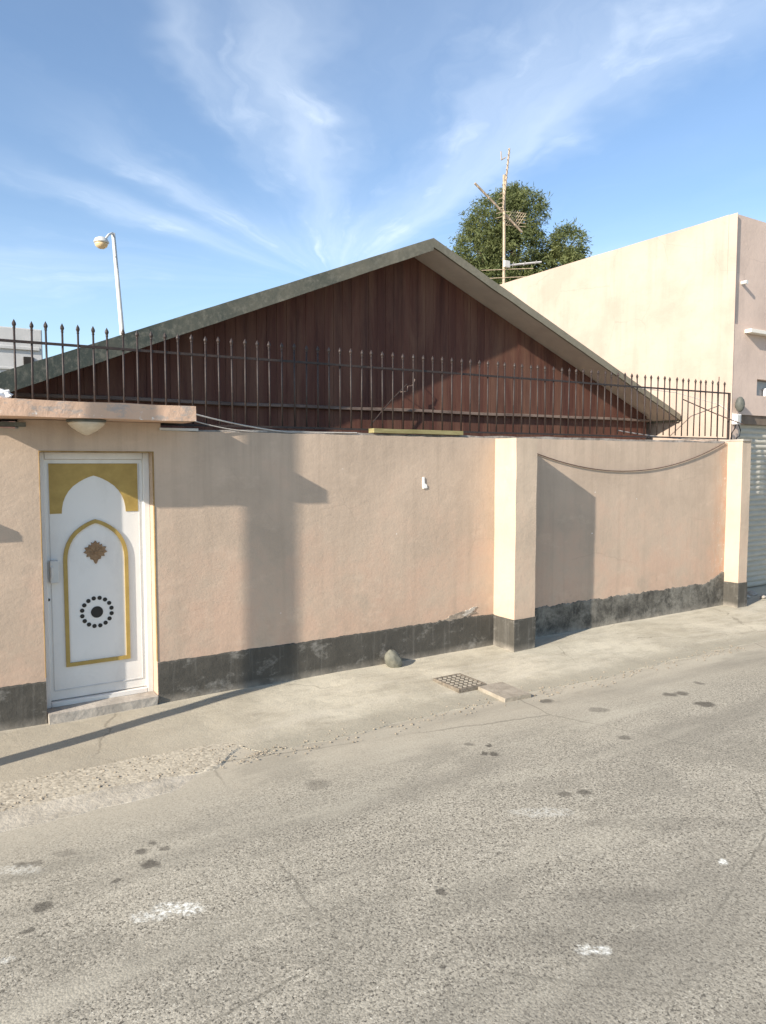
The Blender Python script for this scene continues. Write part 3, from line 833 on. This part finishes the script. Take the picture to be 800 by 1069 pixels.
single('steel_strut', tube(NB(), [(8.04, .16, 2.615), (8.6, .12, 2.47), (9.06, .0, 2.33)], .007, 8), CABLE, 'slanting thin dark pipe crossing the fence end towards the corner pillar', 'pipe', (8.05, .2, 2.6))

# torn paper on the wall
bm = NB()
prism(bm, [(3.986, 1.705), (4.004, 1.708), (4.008, 1.650), (4.032, 1.636), (4.036, 1.606), (3.99, 1.600), (3.984, 1.640)], -.009, .003)
single('paper_scrap', bm, PAPER, 'torn white scrap of paper stuck to the middle of the wall', 'paper', (4.01, -.002, 1.65))

# rounded stone at the wall foot
bm = NB()
q = bmesh.ops.create_icosphere(bm, subdivisions=4, radius=1.)['verts']
for v in q:
    p = v.co.copy(); taper = 1 - .25*max(0, p.z)**2
    d = 1+.10*nz(p.x*1.7, p.y*1.7, p.z*1.7)+.03*nz(p.x*6, p.y*6, p.z*6)
    v.co = Vector((p.x*.082*taper*d - .03*p.z, p.y*.07*taper*d, .065+p.z*.095*d)) + Vector((3.60, -.10, 0))
single('rounded_stone', bm, STONE, 'rounded grey stone leaning at the foot of the wall', 'stone', (3.6, -.1, .015), None, True)

# drain cover + slab
def sheet_box(bm, pts, z0, z1):
    a = [bm.verts.new((x, y, z0)) for x, y in pts]; b = [bm.verts.new((x, y, z1)) for x, y in pts]
    n = len(pts); bm.faces.new(a[::-1]); bm.faces.new(b)
    for k in range(n): bm.faces.new((a[k], a[(k+1) % n], b[(k+1) % n], b[k]))
    bmesh.ops.recalc_face_normals(bm, faces=bm.faces); return bm
dc = thing('drain_cover', (3.80, -.80, .008), 'square iron drain cover with raised diamond grid set in the pavement', 'drain cover')
zc = .010
obj('cover_plate', box(NB(), 3.68, 3.93, -.96, -.64, -.03, zc-.001, .002), simple('dark_cover_plate', (.055, .048, .038), (.15, .13, .10), 30, .8, .2, .001, 90), dc)
bm = NB()
for (a, b, c, d) in ((3.66, 3.68, -.98, -.62), (3.93, 3.95, -.98, -.62), (3.68, 3.93, -.98, -.96), (3.68, 3.93, -.64, -.62)): box(bm, a, b, c, d, -.03, zc+.004, .002)
obj('cover_frame', bm, GRATE, dc)
bm = NB()
for i in range(5):
    for j in range(6):
        x, y = 3.705+i*.05, -.935+j*.054
        sheet_box(bm, [(x-.021, y), (x, y-.023), (x+.021, y), (x, y+.023)], zc-.004, zc+.004)
obj('raised_pattern', bm, simple('worn_pale_iron', (.24, .215, .17), (.36, .33, .27), 30, .8, .2, .001, 90), dc)
bm = NB()
b = bmesh.new(); rough_box(b, -.13, .13, -.185, .185, -.04, .0035, .05, .004, 9, .006)
bmesh.ops.rotate(b, verts=b.verts, cent=(0, 0, 0), matrix=Matrix.Rotation(R(-4), 3, 'Z')); bmesh.ops.translate(b, verts=b.verts, vec=(3.975, -1.16, 0))
single('concrete_slab', b, SLABM, 'flat tan concrete slab on the pavement beside the drain cover', 'slab', (3.97, -1.16, .0))
bm.free()

# ------------------------------------------------------------------ timber house
AX, AZ = 4.985, 4.326            # verge apex
EL_, ER_ = .545, 9.43            # eaves
VY, GY, HB = 1.2, 1.63, 9.0      # verge plane, gable plane, back
SL = (AZ-2.53)/(ER_-AX)
house = thing('timber_house', (AX, GY, -.03), 'low dark red boarded house with green edged gable roof behind the wall', 'house')
def under(x, d=.085): return AZ - d - SL*abs(x-AX)
GL, GR = .78, 9.235
bm = NB()
PW = .113
x = GL
while x < GR-.01:
    x2 = min(x+PW, GR); g = .0012
    dyp = nz(x*5)*.002
    if (x < AX < x2): tops = [(x+g, under(x+g)), (AX, under(AX)), (x2-g, under(x2-g))]
    else: tops = [(x+g, under(x+g)), (x2-g, under(x2-g))]
    pl = [(x2-g, -.03), (x+g, -.03)] + tops
    prism(bm, pl, GY+dyp, GY+.03, .0015)
    x = x2
obj('gable_wall', bm, WOOD, house, False, (0, 0, 0))
bm = NB()
prism(bm, [(GL+.01, -.03), (GR-.01, -.03), (GR-.01, under(GR)-.01), (AX, under(AX)-.01), (GL+.01, under(GL)-.01)], GY+.031, HB)
obj('house_body', bm, simple('dark_stained_side', (.05, .022, .018), (.085, .04, .03), 4, .8, .2, .002, 30), house)
# horizontal trim, slightly wavy
bm = NB(); rows = []
for x in frange(GL-.02, GR+.02, .15):
    z = 2.437+.003*(x-AX) + .012*nz(x*.9, 2)
    rows.append([bm.verts.new(p) for p in ((x, GY-.050, z-.004), (x, GY-.006, z-.010), (x, GY-.006, z+.032), (x, GY-.046, z+.024))])
for a, b in zip(rows, rows[1:]):
    for k in range(4): bm.faces.new((a[k], b[k], b[(k+1) % 4], a[(k+1) % 4]))
bm.faces.new(rows[0]); bm.faces.new(rows[-1][::-1]); bmesh.ops.recalc_face_normals(bm, faces=bm.faces)
obj('timber_band', bm, BAND, house)
# two roof slopes as one sheet folded at the ridge
bm = NB()
top = [(EL_, AZ-SL*(AX-EL_)), (AX, AZ), (ER_, AZ-SL*(ER_-AX))]
th = .055
prism(bm, [(EL_, top[0][1]-th), (EL_, top[0][1]), top[1], (ER_, top[2][1]), (ER_, top[2][1]-th), (AX, AZ-th)], VY+.03, HB+.3)
roof = obj('roof', bm, ROOFM, house)
bm = NB()
prism(bm, [(EL_+.02, under(EL_+.02, .056)), (AX, under(AX, .056)), (ER_-.02, under(ER_-.02, .056)), (ER_-.02, under(ER_-.02, .080)), (AX, under(AX, .080)), (EL_+.02, under(EL_+.02, .080))][::-1], VY+.031, GY+.06)
obj('soffit', bm, SOFFIT, roof)
def fascia(x0, x1, dz0, dz1, seed):
    bm = NB(); rows = []
    for x in frange(x0, x1, .12):
        zt = AZ + .012 - SL*abs(x-AX) + .004*nz(x*3, seed)
        d = dz0 + (dz1-dz0)*abs(x-AX)/4.4 + .004*nz(x*4, seed+3)
        rows.append([bm.verts.new(p) for p in ((x, VY, zt-d), (x, VY+.029, zt-d), (x, VY+.029, zt), (x, VY, zt))])
    for a, b in zip(rows, rows[1:]):
        for k in range(4): bm.faces.new((a[k], b[k], b[(k+1) % 4], a[(k+1) % 4]))
    bm.faces.new(rows[0]); bm.faces.new(rows[-1][::-1])
    bmesh.ops.recalc_face_normals(bm, faces=bm.faces); return bm
obj('fascia', fascia(EL_-.01, AX, .135, .185, 1), FASCIA, roof)
obj('fascia', fascia(AX, ER_+.01, .098, .085, 5), FASCIA, roof)
# eaves boards down both sides
bm = NB(); box(bm, EL_-.02, EL_, VY+.03, HB+.3, top[0][1]-.16, top[0][1]+.005); box(bm, ER_, ER_+.02, VY+.03, HB+.3, top[2][1]-.10, top[2][1]+.005)
obj('eaves_board', bm, FASCIA, roof)

# bent bracket with a rod on the gable
t = thing('wall_bracket', (4.95, GY-.05, 2.62), 'thin bent wire bracket with slanting rod on the dark gable boards', 'bracket')
def gp(u, v):   # gable-plane point from the view ray (measured on the photograph)
    return None
obj('slanting_rod', tube(NB(), [(4.341, GY-.12, 2.253), (4.505, GY-.12, 2.428), (4.634, GY-.12, 2.56), (4.843, GY-.12, 2.744)], .007, 6), IRON, t)
obj('bent_wire', tube(NB(), [(4.79, GY-.01, 2.66), (4.80, GY-.09, 2.655), (4.86, GY-.10, 2.665), (4.862, GY-.10, 2.72), (4.93, GY-.10, 2.735), (4.965, GY-.10, 2.80), (4.99, GY-.02, 2.84)], .005, 6), simple('pale_bracket', (.16, .12, .10), (.24, .18, .15), 10, .7, .3, 0), t)

# ------------------------------------------------------------------ antenna mast on the roof
KM = 1.2910            # the mast stands on the neighbour's flat roof
CAMP = Vector((0, -5.5917, 1.85))
MAST_START = None
def roofz(x): return AZ - SL*abs(x-AX)
MX, MY = 7.62, 3.0
MB_ = roofz(MX)
mast = thing('antenna_mast', (MX, MY, MB_), 'rusty buff aerial mast with several old antennas on the cream building roof', 'antenna')
obj('mast', tube(NB(), [(MX, MY, MB_-.02), (MX-.005, MY, 5.2), (MX-.02, MY, 6.12)], .021, 8), RUST, mast)
obj('mast_foot', lathe(NB(), [(.09, -.06), (.09, .03), (.035, .05)], (MX, MY, MB_), 12), RUST, mast)
def yagi(a, b, boom_r, els, elen, edir, name='antenna_boom', mat=RUST):
    a, b = Vector(a), Vector(b); bm = NB()
    tube(bm, [a, b], boom_r, 6)
    o = obj(name, bm, mat, mast)
    e = NB()
    for k in range(els):
        t = (k+.5)/els; p = a.lerp(b, t); l = elen*(1-.35*t)
        d = Vector(edir).normalized(); tube(e, [p-d*l/2, p+d*l/2], .0045, 5)
    obj('dipole_rods', e, mat, o)
    return o
MXP = MX
VR = Vector((.844, -.536, 0))       # across the street view, for the way the booms point on the roof
VF = Vector((.536, .844, 0))
c = Vector((MX-.015, MY, 5.55))
# slanting lower boom and its short corner reflector
yagi(c - VR*.47 + Vector((0, 0, .36)) - VF*.25, c + VR*.31 + Vector((0, 0, -.20)) + VF*.2, .017, 9, .20, VF*.8+Vector((0, 0, .5)))
# upright boom near the top
yagi((MX-.06, MY-.03, 5.62), (MX+.035, MY-.05, 6.50), .013, 12, .22, VR*.35+VF)
bm = NB()   # mesh reflectors
for k in range(7):
    p = c + VR*(.12+.03*k) + VF*.18 + Vector((0, 0, .02-.012*k)); tube(bm, [p-Vector((.0, .0, .10))-VR*.08, p+Vector((0, 0, .11))+VR*.06], .0038, 5)
for k in range(5):
    q = c + VF*.18 + VR*.05 + Vector((0, 0, -.10+.05*k)); tube(bm, [q, q+VR*.32+Vector((0, 0, -.03))], .0034, 5)
obj('reflector_grid', bm, RUST, mast)
bm = NB()
for k in range(6):
    p = Vector((MX-.075, MY-.03, 5.50+.07*k)); tube(bm, [p-VR*(.10-.012*k)+Vector((0, 0, -.03)), p+VR*.02], .0038, 5)
tube(bm, [(MX-.12, MY-.05, 6.30), (MX-.03, MY-.04, 6.36)], .008, 5); tube(bm, [(MX-.12, MY-.05, 6.30), (MX-.13, MY-.05, 6.42)], .008, 5)
obj('reflector_grid', bm, RUST, mast)
# lower vhf boom, pale, pointing right and away
c2 = Vector((MX, MY, 4.80))
yagi(c2 + VR*.05, c2 + VR*.62 + VF*.3 + Vector((0, 0, .13)), .015, 3, .28, VF+VR*.1, mat=ALU)
for (z, l, r) in ((4.72, .36, .42), (4.60, .30, .40), (4.10, .28, .30)):
    obj('dipole_arm', tube(NB(), [Vector((MX, MY-.03, z))-VR*l, Vector((MX, MY-.03, z+.015)), Vector((MX, MY-.03, z+.03))+VR*r], .005, 5), RUST, mast)
bm = NB(); box(bm, MX-.05, MX+.06, MY-.07, MY-.03, 4.76, 4.86, .006)
obj('junction_box', bm, ALU, mast)

def carry(o):
    # built around the roof of the house at 1:1, then set on the neighbour's roof
    if o.type == 'MESH':
        base = wloc(o)
        for v in o.data.vertices:
            v.co = CAMP + (v.co + base - CAMP)*KM
    for c in o.children: carry(c)
carry(mast)
for o in [mast] + list(mast.children_recursive): o.location = (0, 0, 0)
mast.location = (9.84, 5.5, 5.19)
for o in mast.children_recursive:
    if o.type == 'MESH':
        for v in o.data.vertices: v.co -= Vector((9.84, 5.5, 5.19))
# ------------------------------------------------------------------ street lamp, far behind
SX, SY = 4.13, 12.
t = thing('street_lamp', (4.42, SY, -.03), 'tall pale tapering street lamp leaning slightly, far behind the roof', 'street lamp')
obj('pole', tube(NB(), [(4.42, SY, -.03), (4.26, SY, 2.4), (4.135, SY, 4.68), (3.985, SY, 6.98)], .082, 12, True, .042), PALEMETAL, t, True)
obj('arm', tube(NB(), [(3.99, SY, 6.93), (3.96, SY-.03, 6.97), (3.86, SY-.12, 6.90), (3.72, SY-.25, 6.70)], .024, 8), PALEMETAL, t, True)
bm = NB(); lathe(bm, [(0, .11), (.07, .105), (.13, .07), (.16, .01), (.165, -.01), (.14, -.02)], (3.66, SY-.30, 6.66), 18)
hd = obj('lamp_head', bm, PALEMETAL, t, True)
bm = NB(); lathe(bm, [(.135, -.021), (.14, -.05), (.115, -.10), (.065, -.135), (0, -.145)], (3.66, SY-.30, 6.66), 18)
obj('lamp_bowl', bm, LAMPA, hd, True)

# pole to the left of the frame: its long shadow crosses the wall
t = thing('utility_pole', (-1.0, -.892, -.02), 'plain grey steel pole standing at the kerb left of the door', 'pole')
obj('pole', tube(NB(), [(-1.0, -.892, -.03), (-1.0, -.892, 6.)], .062, 16), PALEMETAL, t, True)
obj('base_plate', box(NB(), -1.13, -.87, -1.02, -.76, -.03, .012, .003), GRATE, t)
obj('pole_cap', lathe(NB(), [(.07, 0), (.07, .02), (.03, .05), (0, .055)], (-1.0, -.892, 6.), 14), PALEMETAL, t, True)
# unseen box added left of the frame, shaped to cast a small wall shadow
t = thing('shadow_box', (.12, -.06, 1.6), 'small unseen grey box left of the door, added for its shadow', 'box')
bm = NB(); box(bm, -.06, .20, -.105, .003, 1.515, 1.575, .006, 2); obj('case', bm, GREYB, t)
bm = NB(); box(bm, -.045, .185, -.112, -.105, 1.522, 1.568, .003); obj('lid', bm, PALEMETAL, t)

# ------------------------------------------------------------------ neighbouring building, right
BX, BY, BT = 9.47, .43, 5.19
nb = thing('neighbour_building', (11.5, BY, -.03), 'tall blank cream building with roller shutter at the right edge', 'building')
bm = NB()
SX0, SX1, SZ = 9.66, 12.4, 2.50
b = bmesh.new()
box(b, BX, BX+.006, BY-.004, BY+.1195, -.03, BT)
# body with the doorway and niche recesses cut from the front as separate wall blocks
rough_box(b, BX, 18., BY+.12, 10., -.03, BT, .45, .006, 3)
obj('wall', b, CREAM, nb, False, (0, 0, 0))
bm = NB()
box(bm, BX+.0065, 18., BY+.03, BY+.119, 3.72, BT-.002)                    # upper front, set back
obj('upper_front', bm, FRONT, nb, False, (0, 0, 0))
bm = NB()
NX0, NX1, NZ0, NZ1 = 10.06, 10.95, 2.78, 3.01
box(bm, BX+.0065, SX0, BY, BY+.119, -.03, 3.719)
box(bm, SX0+.001, NX0, BY, BY+.119, SZ, 3.719)
box(bm, NX0+.001, NX1, BY, BY+.119, SZ, NZ0)
box(bm, NX0+.001, NX1, BY, BY+.119, NZ1, 3.719)
box(bm, NX1+.001, 18., BY, BY+.119, SZ, 3.719)
box(bm, SX1, 18., BY, BY+.119, -.03, SZ-.001)
obj('lower_front', bm, FRONT, nb, False, (0, 0, 0))
bm = NB(); box(bm, BX-.03, 18., BY-.0, 10.02, BT+.001, BT+.05, .008)
bm.free()
bm = NB(); rows = []
z = .03
prof = []
while z < SZ-.02:
    prof += [(z, BY+.098), (z+.012, BY+.080), (z+.050, BY+.072), (z+.068, BY+.096)]; z += .074
for zz, yy in prof: rows.append([bm.verts.new((SX0+.004, yy, zz)), bm.verts.new((SX1-.004, yy, zz))])
for a, b_ in zip(rows, rows[1:]): bm.faces.new((a[0], a[1], b_[1], b_[0]))
bmesh.ops.recalc_face_normals(bm, faces=bm.faces)
if sum(f.normal.y for f in bm.faces) > 0: bmesh.ops.reverse_faces(bm, faces=bm.faces)
obj('roller_shutter', bm, SHUT, nb, True)
bm = NB(); box(bm, SX0+.004, SX1-.004, BY+.02, BY+.085, SZ-.13, SZ-.002, .004)
obj('lintel_shade', bm, simple('lintel_shade_brown', (.13, .10, .075), (.22, .17, .13), 6, .8, .2, 0), nb)  # dark strip standing in for the shade under the lintel
bm = NB(); box(bm, SX0+.002, SX0+.04, BY+.01, BY+.08, -.02, SZ-.135, .003)
obj('shutter_rail', bm, SHUT, nb)
bm = NB(); box(bm, NX0+.01, NX1-.01, BY+.09, BY+.118, NZ0+.01, NZ1-.01)
wnd = obj('niche_window', bm, simple('grey_glass', (.20, .19, .19), (.28, .27, .26), 4, .3, .5, 0), nb)
bm = NB(); box(bm, 10.35, 10.62, BY+.045, BY+.088, NZ0+.004, NZ0+.12, .006)
obj('sill_block', bm, PAPER, wnd)
# rainwater spout
bm = NB()
tube(bm, [(9.93, BY+.05, 3.60), (9.93, BY-.22, 3.575)], .035, 10)
b = bmesh.new(); box(b, 9.72, 10.6, BY-.10, BY-.001, 3.615, 3.665, .004)
bm.free(); obj('ledge', b, simple('white_ledge', (.70, .66, .58), (.78, .74, .66), 5, .8, .2, .001), nb)
bm = NB(); tube(bm, [(9.665, BY+.04, 4.29), (9.665, BY-.05, 4.29)], .028, 8); obj('pipe_stub', bm, PALEMETAL, nb)
# corner fittings by the shutter
t = thing('corner_lamp', (9.58, BY-.08, 2.62), 'dark grey rounded lamp fixed to the building corner above the shutter', 'lamp')
bm = NB(); q = bmesh.ops.create_uvsphere(bm, u_segments=18, v_segments=12, radius=1.)['verts']
for v in q: v.co = Vector((v.co.x*.062, v.co.y*.06, v.co.z*.105)) + Vector((9.55, BY-.075, 2.63))
obj('lamp_body', bm, DARKG, t, True)
obj('bracket', tube(NB(), [(9.56, BY-.06, 2.64), (9.57, BY+.01, 2.60)], .02, 8), DARKG, t)
bm = NB(); box(bm, 9.485, 9.60, BY-.07, BY-.002, 2.36, 2.50, .006, 2)
t = thing('junction_box', (9.54, BY-.03, 2.43), 'small white junction box on the building corner under the dark lamp', 'box')
obj('case', bm, PAPER, t)
bm = NB(); box(bm, 9.50, 9.585, BY-.078, BY-.071, 2.375, 2.485, .003); obj('lid', bm, PALEMETAL, t)
single('hanging_wires', tube(NB(), [(9.52, BY-.04, 2.36), (9.47, BY-.06, 2.30), (9.42, BY-.05, 2.24), (9.40, BY-.06, 2.12), (9.36, BY-.1, 2.05)], .010, 6), BLACK, 'black wires dangling from the junction box behind the corner pillar', 'wire', (9.52, BY-.04, 2.36))
single('hanging_wires', tube(NB(), [(9.58, BY-.04, 2.37), (9.62, BY-.05, 2.28), (9.60, BY-.05, 2.2), (9.52, BY-.06, 2.18), (9.50, BY-.05, 2.02)], .008, 6), BLACK, 'looped black wire at the shutter edge right of the junction box', 'wire', (9.58, BY-.04, 2.37))
single('wall_cable', tube(NB(), [(8.2, 1.1, 2.86), (8.9, .9, 2.80), (BX-.02, .6, 2.64), (9.49, BY-.02, 2.5)], .006, 5), CABLEW, 'pale thin cable strung from the roof corner to the junction box', 'cable', (8.2, 1.1, 2.86))

# bits of rubble at the shutter foot
for k, (x, y, r, lb) in enumerate(((9.45, .12, .05, 'pale rubble lump closest to the corner pillar foot'), (9.72, .2, .065, 'larger pale rubble lump in front of the roller shutter'), (9.95, .05, .045, 'small flat rubble piece farthest right before the shutter'), (9.62, -.02, .035, 'smallest rubble chip nearest the street before the shutter'))):
    bm = NB(); q = bmesh.ops.create_icosphere(bm, subdivisions=3, radius=r)['verts']
    for v in q: v.co = Vector((v.co.x*1.3, v.co.y, v.co.z*.6))*(1+.4*nz(v.co.x*22+k, v.co.y*22, v.co.z*22)) + Vector((x, y, .03))
    single('rubble_piece', bm, CEMENT, lb, 'rubble', (x, y, .01), 'rubble at the shutter foot')

# ------------------------------------------------------------------ distant building, left
t = thing('distant_building', (0., 15., -.03), 'plain pale grey flat roofed building far behind the left fence', 'building')
bm = NB(); box(bm, -8., 2.73, 14., 22., -.03, 5.02, .03, 2); obj('wall', bm, GREYB, t)
bm = NB(); box(bm, -8.03, 2.66, 13.95, 13.999, 4.50, 4.58, .01); box(bm, -8.03, 2.66, 13.96, 13.999, 4.02, 4.08, .01); obj('cornice', bm, GREYB, t)
bm = NB(); box(bm, 2.30, 2.52, 13.93, 13.999, 4.12, 4.34, .004); obj('vent', bm, DKHOLE, t)
bm = NB(); box(bm, 1.3, 2.05, 13.97, 13.999, 2.6, 3.95, .01); obj('wall_panel', bm, simple('pale_grey_panel', (.55, .55, .53), (.62, .62, .6), 3, .8, .2, 0), t)

# ------------------------------------------------------------------ tree
TX, TY = 19.7, 16.
tree = thing('feathery_tree', (TX, TY, -.03), 'big round feathery green tree rising behind the roof and aerial', 'tree')
bm = NB()
tube(bm, [(TX, TY, -.1), (TX+.1, TY, 3), (TX-.15, TY, 5.5), (TX-.2, TY+.1, 8.), (TX-.1, TY, 10.2)], .38, 10, True, .08)
obj('trunk', bm, BARK, tree, True)
rt = random.Random(11)
# crown lobes: centre offset along the view's right, towards the viewer, height; radii
LOB = [(-0.85, 0.00, 10.95, 1.05, 1.10, 1.05), (0.20, 0.20, 11.20, 1.05, 1.1, 1.05), (-1.39, -0.20, 9.88, 0.95, 1.00, 0.95), (0.0, 0.10, 9.88, 1.2, 1.3, 1.2), (1.92, 0.00, 10.00, 0.72, 0.76, 0.72), (1.75, -0.20, 9.16, 0.72, 0.76, 0.8), (0.82, 0.10, 8.80, 0.95, 1.00, 0.95), (-0.83, -0.10, 8.59, 1.10, 1.16, 1.10), (-1.85, 0.00, 9.16, 0.55, 0.58, 0.55), (-0.02, 0.10, 11.75, 0.62, 0.65, 0.62), (0.30, 0.00, 7.80, 1.30, 1.37, 1.30), (-1.20, 0.00, 7.60, 1.10, 1.16, 1.10)]
VR3, VF3 = Vector((.8, -.6, 0)), Vector((.6, .8, 0))
TC = Vector((TX, TY, 0))
lb = NB()
bmesh_l = bmesh.new()
for (a, f, h, ra, rf, rh) in LOB:
    p = TC + VR3*a + VF3*f + Vector((0, 0, h))
    tube(bmesh_l, [TC+Vector((-.15, 0, 5.5)), TC+VR3*a*.5+VF3*f*.5+Vector((0, 0, 5.5+(h-5.5)*.62)), p], .12, 6, True, .03)
    for k in range(4):
        d = Vector((rt.gauss(0, 1), rt.gauss(0, 1), rt.gauss(0, .8))).normalized(); tube(bmesh_l, [p-Vector((0, 0, .3)), p+d*min(ra, rh)*.85], .035, 5, True, .01)
obj('limb', bmesh_l, BARK, tree)
def leaf(bm, p, d, l, wd):
    side = d.cross(Vector((rt.gauss(0, 1), rt.gauss(0, 1), rt.gauss(0, 1)))).normalized()*wd
    v = [bm.verts.new(p-side*.35), bm.verts.new(p+d*l*.5-side+Vector((0, 0, -.01))), bm.verts.new(p+d*l), bm.verts.new(p+d*l*.5+side)]
    bm.faces.new(v)
cl = NB()
for (a, f, h, ra, rf, rh) in LOB:
    cc = TC + VR3*a + VF3*f + Vector((0, 0, h))
    ncl = int(300*ra*rh)+30
    for i in range(ncl):
        d = Vector((rt.gauss(0, 1), rt.gauss(0, 1), rt.gauss(0, 1))).normalized()
        rad = .55+.45*rt.random()**.6 + .10*nz(d.x*2.2+h, d.y*2.2, d.z*2.2)
        if rt.random() < .13: rad += .20*rt.random()
        p = cc + VR3*(d.x*ra*rad) + VF3*(d.y*rf*rad) + Vector((0, 0, d.z*rh*rad))
        if nz(p.x*1.1, p.y*1.1, p.z*1.1) < -.40: continue
        out = (VR3*d.x + VF3*d.y + Vector((0, 0, d.z))).normalized()
        sz = rt.uniform(.6, 1.4)
        cd = Vector((rt.gauss(0, .6), rt.gauss(0, .6), rt.gauss(0, .5)))
        for k in range(26):
            q = Vector((rt.gauss(0, 1), rt.gauss(0, 1), rt.gauss(0, .8)))*.10*sz
            dd = (out*.55 + cd + Vector((rt.gauss(0, .4), rt.gauss(0, .4), rt.gauss(-.35, .4)))).normalized()
            leaf(cl, p+q, dd, rt.uniform(.08, .19)*sz, rt.uniform(.012, .022))
def leafmat():
    m = M('feathery_foliage', .65, .25)
    c = m.mix(m.ramp(m.noise(1.2, 4, .6), [(.36, 0.), (.64, 1.)]), (.066, .094, .038), (.132, .155, .058))
    c = m.mix(m.ramp(m.noise(9, 3, .6), [(.4, 0.), (.7, .7)]), c, (.20, .21, .08))
    m.color(c)
    tr = m.N.new('ShaderNodeBsdfTranslucent'); tr.inputs[0].default_value = (.19, .21, .06, 1)
    ad = m.N.new('ShaderNodeMixShader'); ad.inputs[0].default_value = .3
    m.link(m.b.outputs[0], ad.inputs[1]); m.link(tr.outputs[0], ad.inputs[2]); m.link(ad.outputs[0], m.N['Material Output'].inputs[0])
    return m.m
obj('crown', cl, leafmat(), tree)
